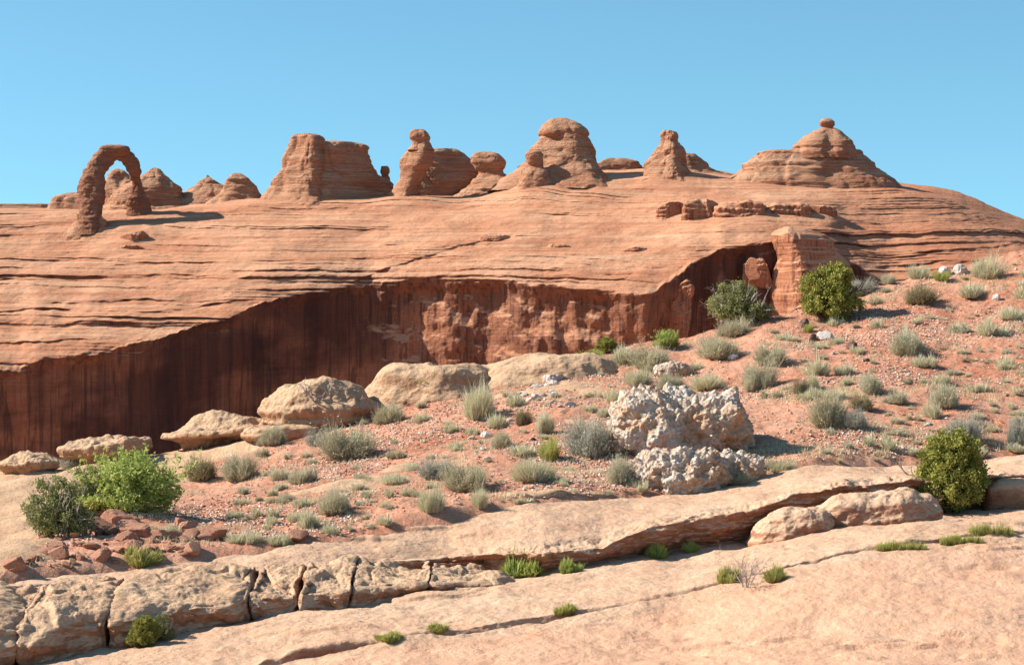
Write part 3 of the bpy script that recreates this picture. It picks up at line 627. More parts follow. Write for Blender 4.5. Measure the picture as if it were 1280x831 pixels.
# ---------------------------------------------------------------- the arch
def natural_arch():
    # (px, row, half width px, half depth px, dist)
    pts = [(111, 300, 15, 14, 372), (112, 285, 14, 13, 373), (113, 268, 13.5, 12, 374), (113, 255, 16, 12.5, 375), (114, 243, 17, 13, 375.5), (115, 230, 17, 13, 376), (117, 220, 14.5, 12.5, 376.3),
           (122, 209, 12.5, 11, 377), (129, 199, 11.5, 11, 377.5), (137, 193, 11.5, 10.5, 378), (146, 191, 8.5, 10, 378.4), (155, 193.5, 8.2, 10, 378.8),
           (162, 201, 8.2, 10, 379.2), (167, 210, 8.6, 10, 379.6), (169, 218, 8, 8.5, 380), (171, 226, 5, 6, 380.4), (171, 233, 7, 8, 380.8), (171, 242, 11, 10, 381), (172, 252, 13.5, 12, 381), (173, 262, 15, 13, 381), (174, 275, 18, 15, 381)]
    A = np.array(pts, float); n = 260
    s = np.linspace(0, len(A) - 1, n); B = np.stack([sm(np.interp(s, np.arange(len(A)), A[:, k]), 14) for k in range(5)], 1)
    Pc = W(B[:, 0], B[:, 1], B[:, 4]); tt = np.gradient(Pc, axis=0); tt /= np.linalg.norm(tt, axis=1)[:, None]
    yv = np.array([0, 1., 0]); side = np.cross(tt, yv); side /= np.linalg.norm(side, axis=1)[:, None]
    dep = np.cross(side, tt)
    th = np.linspace(0, 2 * np.pi, 110, endpoint=False); pm = 378 / F
    c = np.sign(np.cos(th)) * np.abs(np.cos(th)) ** .85; s2 = np.sign(np.sin(th)) * np.abs(np.sin(th)) ** .85
    V = Pc[:, None] + side[:, None] * (c[None, :, None] * B[:, 2][:, None, None] * pm) + dep[:, None] * (s2[None, :, None] * B[:, 3][:, None, None] * pm)
    out = V - Pc[:, None]; rad = np.linalg.norm(out, axis=-1, keepdims=True); out /= rad
    x, y, z = V[..., 0], V[..., 1], V[..., 2]
    bed = z + .15 * fbm(x / 4, y / 4, 0 * x, 2)
    dd = 0.16 * hard(bed * 1.7, 4.4) + 0.28 * fbm(x / 1.8, y / 1.8, z / 1.5, 4) - .10 * np.abs(fbm(x * 1.2, y * 1.2, z * 1.5, 3))
    V = V + out * dd[..., None]
    root = empty("natural_arch", W(140, 272, 377).tolist()); org = np.array(root.location)
    o = mesh_obj("arch_span", V - org, grid_faces(n, 110, True), M_arch, parent=root)
    contour_rock("cap_layer", [(181.5, 138, 152), (183, 126, 161), (186.5, 124, 163), (190, 126, 162), (193, 129, 160), (195, 133, 157)], 378, .62, 0, 3.5, 61, .05, .07, 1, flare=.9, dz=.06, parent_root=root, mat=M_arch)
    contour_rock("pedestal", [(262, 100, 122), (268, 97, 128), (276, 93, 132), (284, 88, 135), (290, 84, 137)], 374, .7, 0, 2.4, 62, .05, .14, 12, parent_root=root)
    T(root, "freestanding arch of red sandstone standing on the slickrock slope", "stone arch")
M_arch = mat_ridge("arch_sandstone", (0.48, 0.245, 0.15), (0.41, 0.19, 0.115), (0.30, 0.12, 0.07), (0.48, 0.28, 0.18), streaks=False)
natural_arch()

# row of ledge blocks, bottom left
GB = "rounded blocks of the broken sandstone ledge"
def ledge_block(L, R, label, seed, zoff=0.0, yoff=0.0, lean=3.0, hd=None):
    U, Fc = rounded(90, 14); n = len(U)
    u, v, w = U[:, 0], U[:, 1], U[:, 2]
    pq = (L + R) / 2 + u * ((R - L) / 2 + .9) + w * lean + 2.0 * fbm(w * 1.2, v * 1.2, seed + 0 * u, 3) * np.sign(u) * np.abs(u) ** 6
    fr, fd = np.interp(pq, px, footR), np.interp(pq, px, footD)
    tr = np.interp(pq, [-300, 0, 60, 124, 215, 300, 430, 520, 581, 620, 655], [738, 727, 721, 719, 707, 703, 699, 698, 697, 703, 720])
    H = np.interp(pq, [-300, 300, 520, 655], [1.35, 1.25, 1.0, .75]); Y = fd - .05 + (v + 1) * H
    zf = (CY - fr) / F * fd - .15; zt = (CY - tr) / F * (fd + 2 * H * .85) + zoff
    t = (v + 1) / 2; zt2 = zt - (zt - zf) * .40 * (1 - t) ** 1.7
    Z = zf + (zt2 - zf) * (w + 1) / 2
    Y = Y + yoff + .12 * (1 - v) * np.maximum(w, 0) ** 3 * .8
    X = (pq - CX) / F * (fd + (v + 1) * .3)
    P = np.stack([X, Y, Z], -1)
    nr = U * np.abs(U) ** 8; nr /= np.linalg.norm(nr, axis=1)[:, None] + 1e-9
    q = P; topw = sstep(-.2, .9, w)
    d = .10 * fbm(q[:, 0] * .8, q[:, 1] * .8, q[:, 2] * 1.2, 3) + .045 * fbm(q[:, 0] * 2.6, q[:, 1] * 2.6, q[:, 2] * 4, 4, .6) + .02 * np.tanh(3 * perlin(q[:, 2] * 6, q[:, 0] * .4, q[:, 1] * .4))
    d -= .07 * sstep(.55, .9, ridged(q[:, 0] * .7 + 4, q[:, 1] * .5, q[:, 2] * .9, 3) - .35) 
    P = P + nr * d[:, None] * np.where(np.abs(u) > .98, .35, 1)[:, None]
    P[:, 1] += .10 * np.tanh(2 * fbm(q[:, 0] * 1.1, q[:, 2] * 1.6, 0 * u + 7, 3)) * np.maximum(-v, 0) ** 3
    org = P.mean(0); org[2] = P[:, 2].min()
    o = mesh_obj("ledge_block", P - org, Fc, M_block); o.location = org
    return tag(o, label, "rock", GB)
ledge_block(-290, 19, "ledge block cut by the picture's lower left corner", 3, 0, .02, 4)
ledge_block(21, 132, "tan ledge block left of the small juniper, split from its neighbours", 4, .02, 0, -4)
ledge_block(133.5, 309.5, "largest smooth tan block, directly behind the small bottom juniper", 5, 0, -.03, -4)
ledge_block(311, 370.5, "short knobbly block after the deep crack right of the largest block", 6, -.03, .05, -3)
ledge_block(371.5, 436, "fourth ledge block, with a shadowed notch on its right", 7, .02, -.02, 2)
ledge_block(437.5, 533, "long low ledge block casting a shadow onto the strip below", 8, 0, .08, 3)
ledge_block(534.5, 655, "flat tapering last block next to the green bush clump", 9, -.04, .05, 2)
place_rock("slickrock_boulder", 990, 672, 112, 36, "wedge shaped tan boulder on the slab, smaller of the two", "boulder", "boulders on the near slab", M_slick, .8, 1.3, 'slick', 21, 70, p=2.4, lump=.15, fine=.045, shear=(.10, 0), ledge=.015)
place_rock("slickrock_boulder", 1094, 656, 164, 40, "long flat boulder lying beside the nearest juniper", "boulder", "boulders on the near slab", M_slick, .6, 1.2, 'slick', 22, 80, p=2.7, lump=.13, fine=.045, shear=(.08, 0), ledge=.04)
place_rock("slickrock_boulder", 1275, 634, 92, 36, "rounded ledge shaded by the nearest juniper", "boulder", "boulders on the near slab", M_block, .6, .5, 'slick', 23, 60, p=3.2, lump=.08, fine=.02)
# pale boulders and domes left of the slope
GP = "pale boulders along the canyon rim"
place_rock("rim_boulder", 35, 589, 86, 20, "flat brown boulder at the far left of the canyon rim", "boulder", GP, M_pale, .8, .5, None, 31, 70, p=2.0, lump=.22, fine=.06, ledge=.14, under=.15)
place_rock("rim_boulder", 130, 577, 120, 34, "low pale boulder behind the tall green bush", "boulder", GP, M_pale, .8, .3, None, 32, 80, p=1.9, lump=.18, fine=.05, ledge=.10, shear=(.10, 0), under=.1)
place_rock("rim_boulder", 280, 555, 160, 34, "long undercut pale boulder on the rim carrying a tiny shrub", "boulder", GP, M_pale, .8, .25, None, 33, 90, p=1.9, lump=.16, fine=.05, ledge=.10, shear=(.10, 0), under=.12)
place_rock("rim_boulder", 352, 549, 100, 18, "thin pale slab between the undercut boulder and the dead tree", "boulder", GP, M_pale, .6, .3, None, 37, 50, p=3, lump=.12, ledge=.05, shear=(.05, 0))
place_rock("rim_boulder", 398, 531, 148, 54, "large rounded pale boulder behind the dead tree", "boulder", GP, M_pale, .8, .7, None, 34, 90, p=2.1, lump=.12, fine=.05, ledge=.07, shear=(.03, 0), under=.12)
place_rock("slickrock_dome", 545, 496, 205, 44, "smooth low dome left of centre beyond the bright green shrubs", "rock dome", GP, M_pale, .7, 1.8, None, 35, 110, p=1.9, lump=.10, fine=.03, ledge=.05)
place_rock("slickrock_dome", 672, 474, 250, 32, "broad pale dome under the cliff just above the white rubble", "rock dome", GP, M_pale, .6, 2.2, None, 36, 110, p=1.9, lump=.08, fine=.03, ledge=.04, shear=(.08, 0))

# big conglomerate boulder
T(place_rock("conglomerate_boulder", 850, 566, 168, 76, "x", "boulder", None, M_cong, .75, .22, 'soil', 41, 150, p=2.8, lump=.24, fine=.13, cells=.09, cellk=2.6, facets=0), "largest boulder, white lumpy conglomerate on the red slope", "boulder")
T(place_rock("conglomerate_boulder", 850, 613, 128, 52, "x", "boulder", None, M_cong, .7, .5, 'soil', 42, 90, p=2.3, lump=.22, fine=.13, cells=.08, cellk=3.2), "crumbling grey white mound in front of the largest boulder", "boulder")
T(place_rock("conglomerate_boulder", 918, 602, 70, 34, "x", "boulder", None, M_cong, .8, .5, 'soil', 43, 60, p=2.2, lump=.22, fine=.13, cells=.08, cellk=3.2), "low crumbly lump right of the grey white mound", "boulder")
T(place_rock("conglomerate_boulder", 842, 471, 52, 18, "x", "boulder", None, M_cong, .8, .3, 'soil', 44, 50, p=2.5, lump=.16, fine=.06, cells=.12, cellk=2.2), "small white boulder among sage above the largest boulder", "boulder")
T(place_rock("stone", 946, 590, 15, 15, "x", "stone", None, M_stone_r, .8, .3, 'soil', 45, 14, p=2.8, lump=.1), "reddish upright stone at the end of the crumbly lump", "stone")

# ---------------------------------------------------------------- stones
GS = "stones scattered over the red slope"
STN = {'w': (M_stone_w, "white"), 'd': (M_stone_d, "dark brown"), 'g': (M_stone_g, "grey"), 'r': (M_stone_r, "red")}
stones = [(1047 , 497, 22, 12, 'w', "bright white stone below the round juniper"), (1030, 497, 14, 10, 'd', "dark stone touching the bright white stone"), (1006, 409, 12, 11, 'd', "dark pyramid stone left of the round juniper"),
          (1065, 436, 14, 8, 'd', "dark flat stone right of the bright white stone"), (1180, 344, 17, 11, 'w', "white rock on the skyline of the slope"), (1200, 343, 18, 12, 'g', "grey rock next to the skyline white rock"),
          (608, 548, 14, 8, 'w', "single white stone in the middle of the slope"), (692, 478, 26, 12, 'g', "grey boulder in the white rubble patch"), (725, 465, 26, 14, 'g', "darker rock topping the white rubble patch"),
          (1246, 376, 10, 8, 'w', "white stone near the right edge high on the slope"), (917, 450, 14, 7, 'w', "white stone right of the dark sage on the crest")]
stones = [s if s[0] != 1047 else (1031, 424, 18, 10, 'w', s[5]) for s in stones]
stones = [s if s[5] != "dark stone touching the bright white stone" else (1016, 427, 12, 9, 'd', s[5]) for s in stones]
for i, (a, b_, w, h, k, lab) in enumerate(stones):
    place_rock("stone", a, b_, w, h, lab, "stone", GS, STN[k][0], .8, .3, 'soil', 60 + i, 20, rz=i, p=2.6, lump=.25, fine=.1, facets=2)
protos = []
for i in range(10):
    V, Fc = boulder_mesh("s", 1, .8, .6, p=3.2, seed=90 + i, n=8, lump=.18, fine=.08, facets=9)
    protos.append((V, Fc))
pm_cache = {}
def small_stone(g, s, k, label, group, i, squash=1.0):
    key = (i % 10, k)
    if key not in pm_cache:
        V, Fc = protos[i % 10]; o = mesh_obj("stone", V, Fc, STN[k][0], smooth=False); pm_cache[key] = o.data
    else:
        o = bpy.data.objects.new("stone", pm_cache[key]); C.objects.link(o)
    o.location = (g[0], g[1], g[2] + s * .18); o.scale = (s, s * random.uniform(.7, 1), s * random.uniform(.55, .95) * squash)
    o.rotation_euler = (random.uniform(-.3, .3), random.uniform(-.3, .3), random.uniform(0, 6.28))
    return tag(o, label, "stone", group)
random.seed(4)
# rubble mound lower left
for i in range(95):
    t = random.random(); a = 8 + 250 * random.random(); lo = float(np.interp(a, [0, 50, 84, 110, 150, 260], [722, 690, 668, 650, 640, 662])); hi = float(np.interp(a, [0, 128, 215, 300], [718, 710, 698, 688]))
    if hi < lo: lo, hi = hi - 3, hi
    r = random.uniform(lo, hi); g = ground(a, r, 'soil')
    small_stone(g, random.choice([.05, .07, .09, .12, .12, .17, .22]), 'r', "broken red rock chunk in the rubble heap below the tall green bush", "red rubble below the tall green bush", i)
for i, (a, r, s, lab) in enumerate([(148, 655, .42, "sharp red slab sticking up at the top of the rubble heap"), (128, 664, .33, "tilted red block left of the sharp slab in the rubble"), (166, 668, .36, "squat pinkish block at the middle of the rubble heap"), (202, 672, .26, "flat topped pink stone at the right of the rubble heap"), (262, 674, .30, "low red block where the rubble thins out right"), (238, 690, .24, "pink stone close above the tan tongue of slickrock"), (372, 676, .28, "red brown stone at the slickrock edge under pale tufts")]):
    small_stone(ground(a, r, 'soil'), s, 'r', lab, "red rubble below the tall green bush", i + 3)
# white rubble patch
for i in range(34):
    a = random.gauss(690, 24); r = random.gauss(488, 15) - (a - 690) * .25
    small_stone(ground(a, r, 'soil'), random.uniform(.05, .17), random.choice('wwgg'), "pale stone in the white rubble patch left of the crest shrubs", "white rubble patch", i)
for i in range(22):
    a = random.gauss(905, 30); r = random.uniform(592, 608) - (a - 905) * .12
    small_stone(ground(a, r, 'soil'), random.uniform(.04, .11), random.choice('wgwr'), "pale stone littering the foot of the largest boulder", "stones at the largest boulder's foot", i)
for i in range(60):
    a = random.uniform(330, 1275); lo = float(np.interp(a, px, crestR)) + 12; hi = float(np.interp(a, px, soilR)) - 4
    bb = float(interp(np.array([a]), BND)[0][0]); lo = max(lo, bb + 8)
    r = random.uniform(lo, hi)
    k = random.choice('wwgrrd'); nm = STN[k][1]
    zone = "left of" if a < 760 else "right of"
    small_stone(ground(a, r, 'soil'), random.uniform(.05, .12), k, f"small {nm} stone on the red slope {zone} the largest boulder", GS, i)

# gravel: countless
def scatter_gravel(n, seed):
    rs = np.random.RandomState(seed); V0, F0 = [], []
    base = np.array([(1, 0, 0), (-1, 0, 0), (0, 1, 0), (0, -1, 0), (0, 0, 1), (0, 0, -.6)], float)
    tri = np.array([(0, 2, 4), (2, 1, 4), (1, 3, 4), (3, 0, 4), (2, 0, 5), (1, 2, 5), (3, 1, 5), (0, 3, 5)])
    nr, nc = HS.shape[:2]
    jj = rs.randint(60, nc - 60, n * 3); t = rs.rand(n * 3) ** 1.0; i2 = (8 + t * 350).astype(int)
    Pp = HS[i2, jj]; pq = CX + Pp[:, 0] / Pp[:, 1] * F; rq = CY - Pp[:, 2] / Pp[:, 1] * F
    dens = sstep(-.25, .45, fbm(Pp[:, 0] * .22, Pp[:, 1] * .22, 0 * pq + 3, 4)) * .92 + .08
    dens *= np.where(rq > interp(pq, BND)[0] + 2, 1, 0)
    dens *= .5 + .5 * sstep(-30, 120, rq - np.interp(pq, px, crestR)) + .4 * np.exp(-((pq - 1200) / 120) ** 2 - ((rq - 360) / 40) ** 2)
    ok = np.where(rs.rand(len(pq)) < dens)[0][:n]; Pp = Pp[ok]; m = len(ok)
    s = .008 + .036 * rs.rand(m) ** 2.4
    q = base[None] * rs.uniform(.6, 1.3, (m, 6, 1)) * s[:, None, None] * np.array([1.2, 1, .75])
    a = rs.rand(m) * 6.28; ca, sa = np.cos(a)[:, None], np.sin(a)[:, None]
    X = q[..., 0] * ca - q[..., 1] * sa; Y = q[..., 0] * sa + q[..., 1] * ca
    off = rs.uniform(-.04, .04, (m, 2))
    V = np.stack([X + Pp[:, None, 0] + off[:, None, 0], Y + Pp[:, None, 1] + off[:, None, 1], q[..., 2] + Pp[:, None, 2] + s[:, None] * .3], -1)
    Fc = tri[None] + (np.arange(m) * 6)[:, None, None]
    return V.reshape(-1, 3), Fc.reshape(-1, 3), np.repeat(rs.rand(m), 6)
gv, gf, ga = scatter_gravel(70000, 5)
def mat_gravel():
    t = NT("gravel_stones"); a = t.attr("tint")
    c = t.mix(t.ramp(a, .0, .55), (0.36, 0.15, 0.09), (0.52, 0.32, 0.23)); c = t.mix(t.ramp(a, .6, 1), c, (0.68, 0.58, 0.50))
    return t.done(c)
o = mesh_obj("gravel", gv, gf, mat_gravel(), smooth=False, attr={"tint": ga}); tag(o, "fine pinkish gravel strewn over the red soil slope", "gravel", kind='stuff')

# short dry grass and litter between the shrubs
def dry_grass(n, seed):
    rs = np.random.RandomState(seed); nc = HS.shape[1]
    jj = rs.randint(90, nc - 90, n * 4); i2 = (8 + rs.rand(n * 4) * 345).astype(int)
    Pp = HS[i2, jj]; pq = CX + Pp[:, 0] / Pp[:, 1] * F; rq = CY - Pp[:, 2] / Pp[:, 1] * F
    dn = sstep(0.0, .55, fbm(Pp[:, 0] * .45, Pp[:, 1] * .45, 0 * pq + 13, 4)) * (.4 + .6 * sstep(400, 1150, pq)) * (rq > interp(pq, BND)[0] + 6)
    ok = np.where(rs.rand(len(pq)) < dn)[0][:n]; Pp = Pp[ok]; m = len(ok); nb = 9
    c = Pp[:, None] + np.concatenate([rs.normal(0, .06, (m, nb, 2)), np.zeros((m, nb, 1))], -1)
    h = rs.uniform(.03, .12, (m, nb, 1)); a = rs.rand(m, nb) * 6.28
    tip = c + np.stack([np.cos(a) * .05, np.sin(a) * .05, 0 * a], -1) + h * np.array([0, 0, 1.])
    b = np.stack([np.cos(a + 1.3), np.sin(a + 1.3), 0 * a], -1) * .006
    V = np.stack([c - b, c + b, tip], 2).reshape(-1, 3); Fc = np.arange(m * nb * 3).reshape(-1, 3)
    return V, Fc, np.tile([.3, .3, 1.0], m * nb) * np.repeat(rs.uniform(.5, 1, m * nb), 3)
dv, df, da = dry_grass(7000, 9)
o = mesh_obj("dry_grass", dv, df, M_straw, smooth=False, attr={"tint": da}); tag(o, "short straw coloured grass patches on the red slope", "grass", kind='stuff')

# ---------------------------------------------------------------- plants
def blades(n, rad, hgt, wid, seed, spread=1.0, upright=.5, seg=3, droop=.1, base_r=.25, jitterw=.4, shell=0.0):
    """thin upright blades filling a low dome of radius rad and height hgt"""
    rs = np.random.RandomState(seed)
    u = rs.rand(n); az = rs.rand(n) * 2 * np.pi
    pol = np.arccos(1 - u * (1 - math.cos(math.radians(88)))) * spread     # polar from vertical
    lobes = 1 + .26 * np.sin(az * 2 + seed) + .18 * np.sin(az * 3 + 1.7 * seed) + .12 * np.sin(az * 7 + pol * 5 + seed)
    ln = (rs.uniform(.45 + shell * .4, 1.0, n)) * lobes * (1 + .25 * (rs.rand(n) > .93))
    tip = np.stack([np.sin(pol) * np.cos(az) * rad * ln, np.sin(pol) * np.sin(az) * rad * ln, np.cos(pol) ** .7 * hgt * ln + .02], -1)
    br_ = rad * base_r * np.sqrt(rs.rand(n)); bx = np.stack([np.cos(az + rs.normal(0, .6, n)) * br_ + tip[:, 0] * .25, np.sin(az + rs.normal(0, .6, n)) * br_ + tip[:, 1] * .25, -.02 + 0 * az], -1)
    t = np.linspace(0, 1, seg + 1)
    wob = rs.normal(0, .06 * rad, (n, 1, 3)) * np.sin(t * np.pi)[None, :, None]
    ctr = bx[:, None] * (1 - t)[None, :, None] + tip[:, None] * t[None, :, None]
    ctr[..., 2] += (np.sin(t * np.pi * .5)[None] - t[None]) * tip[:, None, 2] * upright; ctr = ctr + wob
    sdv = rs.normal(size=(n, 3)); sdv[:, 2] *= .3; sdv /= np.linalg.norm(sdv, axis=1)[:, None]
    w = wid * rs.uniform(1 - jitterw, 1 + jitterw, (n, 1, 1)) * (1 - .75 * t)[None, :, None]
    A = ctr + sdv[:, None] * w; B = ctr - sdv[:, None] * w
    V = np.stack([A, B], 2).reshape(-1, 3)
    k = np.arange(n)[:, None] * 2 * (seg + 1); s = np.arange(seg)[None] * 2
    f = np.stack([k + s, k + s + 1, k + s + 3, k + s + 2], -1).reshape(-1, 4)
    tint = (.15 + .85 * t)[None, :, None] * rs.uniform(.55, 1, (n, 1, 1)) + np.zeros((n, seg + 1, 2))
    return V, f, tint.reshape(-1)
def leaf_quads(P, size, seed, tintc, up=.3, elong=1.6):
    rs = np.random.RandomState(seed); n = len(P)
    a = rs.normal(size=(n, 3)); a[:, 2] += up * 2; a /= np.linalg.norm(a, axis=1)[:, None]
    b_ = rs.normal(size=(n, 3)); b_ -= (b_ * a).sum(1)[:, None] * a; b_ /= np.linalg.norm(b_, axis=1)[:, None]
    s = size * rs.uniform(.6, 1.3, (n, 1))
    V = np.stack([P, P + a * s * elong * .5 + b_ * s * .4, P + a * s * elong, P + a * s * elong * .5 - b_ * s * .4], 1).reshape(-1, 3)
    f = (np.arange(n) * 4)[:, None] + np.arange(4)[None]
    return V, f, np.repeat(tintc, 4)
def cat_meshes(L):
    V, Fc, A = [], [], []; o = 0
    for v, f, a in L: V.append(v); Fc.append(f + o); A.append(a); o += len(v)
    return np.concatenate(V), np.concatenate(Fc), np.concatenate(A)
def branches(seed, n0, length, rad, depth=3, spread=.6, base_r=.05, up=1.0, gnarl=.25, kids=3, lenf=.62):
    """tapered branching stems; returns mesh and branch end points"""
    rs = np.random.RandomState(seed); Vs, Fs, As, ends = [], [], [], []; cnt = [0]
    def tube(pts, r0, r1):
        ns = 5 if r0 > .012 else 3; pts = np.array(pts); m = len(pts)
        tt = np.gradient(pts, axis=0); tt /= np.linalg.norm(tt, axis=1)[:, None] + 1e-9
        ref = np.array([.3, .9, .2]); s = np.cross(tt, ref); s /= np.linalg.norm(s, axis=1)[:, None] + 1e-9; u = np.cross(s, tt)
        th = np.linspace(0, 2 * np.pi, ns, endpoint=False); r = np.linspace(r0, r1, m)
        V = pts[:, None] + (s[:, None] * np.cos(th)[None, :, None] + u[:, None] * np.sin(th)[None, :, None]) * r[:, None, None]
        Vs.append(V.reshape(-1, 3)); Fs.append(grid_faces(m, ns, True) + cnt[0]); As.append(np.full(m * ns, .5)); cnt[0] += m * ns
    def grow(p, dirv, ln, r, lev):
        m = 6; pts = [p]; d = dirv
        for _ in range(m - 1):
            d = d + rs.normal(0, gnarl, 3) * .5; d /= np.linalg.norm(d); pts.append(pts[-1] + d * ln / (m - 1))
        tube(pts, r, r * .55)
        if lev == 0: ends.append(pts[-1]); ends.append(pts[3]); return
        for k in range(kids):
            q = pts[rs.randint(2, m)] if k else pts[-1]
            dd = d + rs.normal(0, spread, 3); dd[2] += .15 * up; dd /= np.linalg.norm(dd)
            grow(q, dd, ln * lenf * rs.uniform(.7, 1.2), r * .55, lev - 1)
    for i in range(n0):
        az = 2 * np.pi * i / n0 + rs.normal(0, .4); k = spread * 1.2
        d = np.array([math.cos(az) * k, math.sin(az) * k, up]); d /= np.linalg.norm(d)
        grow(np.array([math.cos(az) * base_r, math.sin(az) * base_r, -.03]), d, length * rs.uniform(.8, 1.15), rad, depth)
    return np.concatenate(Vs), np.concatenate(Fs), np.concatenate(As), np.array(ends)
def clumpy(seed, nclump, per, shape, csize, lsize, surf=.35, zmin=.0):
    """leaf clumps through the volume of shape(list of ellipsoids cx,cy,cz,rx,ry,rz)"""
    rs = np.random.RandomState(seed); cc = []; tint = []
    vols = np.array([e[3] * e[4] * e[5] for e in shape]) ** .67; vols /= vols.sum()
    while len(cc) < nclump:
        e = shape[rs.choice(len(shape), p=vols)]; v = rs.normal(size=3); v /= np.linalg.norm(v); r = rs.uniform(surf, 1) ** .5
        r *= 1 + .27 * math.sin(5 * v[0] + seed) * math.cos(4 * v[2] + 2 * v[1])
        p = np.array(e[:3]) + v * r * np.array(e[3:])
        if p[2] < zmin: continue
        cc.append(p)
    cc = np.array(cc); ct = rs.uniform(.1, .9, nclump)
    P = (cc[:, None] + rs.normal(size=(nclump, per, 3)) * csize * rs.uniform(.6, 1.3, (nclump, 1, 1)) * np.array([1, 1, 1.1])).reshape(-1, 3)
    t = np.clip(np.repeat(ct, per) + rs.normal(0, .15, nclump * per), 0, 1)
    return leaf_quads(P, lsize, seed + 1, t)

KINDS = {}
def register(kind, variants): KINDS[kind] = variants
def variant(parts, w, h): return dict(parts=parts, w=w, h=h)   # parts: (name, V, F, A, mat)
# unit plants are 1 m wide (w) and have height h
for kind, mat, nb, wd, spr in (("sage", M_sage, 2600, .0065, 1.0), ("straw", M_straw, 2000, .0065, .95), ("brown", M_brown, 2200, .0065, 1.0), ("greytwig", M_greyt, 2400, .0055, 1.0), ("yellow", M_yel, 1900, .008, .8)):
    vs2 = []
    for s in range(3):
        h = .62
        L = [blades(nb, .5, h, wd, 10 + s, spr, shell=.2)]
        rs = np.random.RandomState(s + 50)
        for k in range(4):
            a = rs.rand() * 6.28; r = rs.uniform(.15, .32)
            v, f, t = blades(nb // 5, .26, h * rs.uniform(.5, .85), wd, 77 + s * 5 + k, spr); v = v + np.array([math.cos(a) * r, math.sin(a) * r, 0]); L.append((v, f, t))
        if kind in ("sage", "greytwig", "yellow", "brown"):
            V0 = L[0][0]; m = len(V0) // 2; tips = V0.reshape(-1, 4, 2, 3)[:, 2:].reshape(-1, 3); rs.shuffle(tips)
            tips = tips[:3500] + rs.normal(0, .012, (min(3500, len(tips)), 3)); L.append(leaf_quads(tips, .020, s, rs.uniform(.4, 1, len(tips)), .5, 1.8))
        V, f, t = cat_meshes(L)
        bv, bf, ba, _ = branches(s + 5, 7, .30, .008, 1, .8, .05)
        vs2.append(variant([("foliage", V, f, t, mat), ("stems", bv, bf, ba, M_bark)], 1.0, h))
    register(kind, vs2)
# juniper
vs2 = []
for s in range(2):
    shp = [(0, 0, .50, .38, .38, .42), (-.12, .05, .76, .24, .26, .22), (.15, -.05, .64, .27, .28, .28), (.03, .1, .32, .43, .42, .28), (-.22, -.12, .42, .22, .26, .26)]
    V, f, t = clumpy(300 + s, 620, 66, shp, .030, .026, .50, .03)
    bv, bf, ba, _ = branches(40 + s, 4, .45, .035, 2, .55, .04)
    vs2.append(variant([("foliage", V, f, t, M_jun), ("branches", bv, bf, ba, M_bark)], 1.0, 1.0))
register("juniper", vs2)
# leafy green bush: low and spreading
vs2 = []
for s in range(2):
    shp = [(-.2, 0, .26, .28, .30, .26), (.18, .05, .30, .28, .30, .30), (0, -.1, .36, .26, .26, .30), (.32, -.08, .20, .17, .2, .2), (-.34, .06, .16, .15, .2, .17), (.02, .15, .52, .14, .16, .16)]
    V, f, t = clumpy(330 + s, 330, 26, shp, .036, .026, .25, .02)
    bv, bf, ba, ends = branches(60 + s, 8, .34, .013, 2, .8, .12, .8, .3, 3, .6)
    rs2 = np.random.RandomState(s); P = (ends[:, None] + rs2.normal(0, .03, (len(ends), 24, 3))).reshape(-1, 3); P = P[P[:, 2] > .02]
    sh = []
    for q in range(46):
        a = rs2.uniform(0, 6.28); r0 = rs2.uniform(0, .40); b0 = np.array([math.cos(a) * r0, math.sin(a) * r0, .25]); dv = np.array([math.cos(a) * r0 * .9, math.sin(a) * r0 * .9, rs2.uniform(.25, .5)])
        tq = rs2.rand(46)[:, None]; sh.append(b0 + dv * tq + rs2.normal(0, .014, (46, 3)))
    P = np.concatenate([P] + sh)
    L = [(V, f, t), leaf_quads(P, .030, s + 9, np.clip(rs2.normal(.6, .25, len(P)), 0, 1), .4, 1.7)]
    V, f, t = cat_meshes(L)
    vs2.append(variant([("foliage", V, f, t, M_leaf), ("branches", bv, bf, ba, M_twig)], 1.0, .7))
register("leafy", vs2)
# grey-green scrub with bare branches on one side
bv, bf, ba, ends = branches(81, 12, .34, .013, 3, .75, .10, .8, .35, 3, .62)
w = np.percentile(np.abs(ends[:, 0]), 96) * 2.0; hh = np.percentile(ends[:, 2], 97); k = np.array([1 / w, 1 / w, .72 / hh])
V1 = clumpy(351, 420, 34, [(-.22, 0, .36, .28, .3, .34), (-.05, .05, .52, .22, .26, .24), (-.02, -.1, .22, .36, .3, .22), (.26, 0, .2, .18, .22, .18)], .030, .024, .5, .02)
V, f, t = V1
register("scrub", [variant([("foliage", V, f, t * .9, M_scrub), ("branches", bv * k, bf, ba, M_twig)], 1.0, .8)])
for kind, mat in (("spiky", M_yel), ("spikygreen", M_leaf)):
    vs2 = []
    for s in range(3):
        rs = np.random.RandomState(s + 31); L = []
        for k in range(7):
            a = rs.rand() * 6.28; r = rs.uniform(.05, .40); q = rs.uniform(.16, .30)
            v, f2, t2 = blades(int(4200 * q), q, .55 * rs.uniform(.55, 1.05), .012, 520 + s * 7 + k, .9, shell=.1)
            L.append((v + np.array([math.cos(a) * r, math.sin(a) * r * .6, 0]), f2, t2))
        V, f, t = cat_meshes(L); vs2.append(variant([("foliage", V, f, t, mat)], 1.0, .5))
    register(kind, vs2)
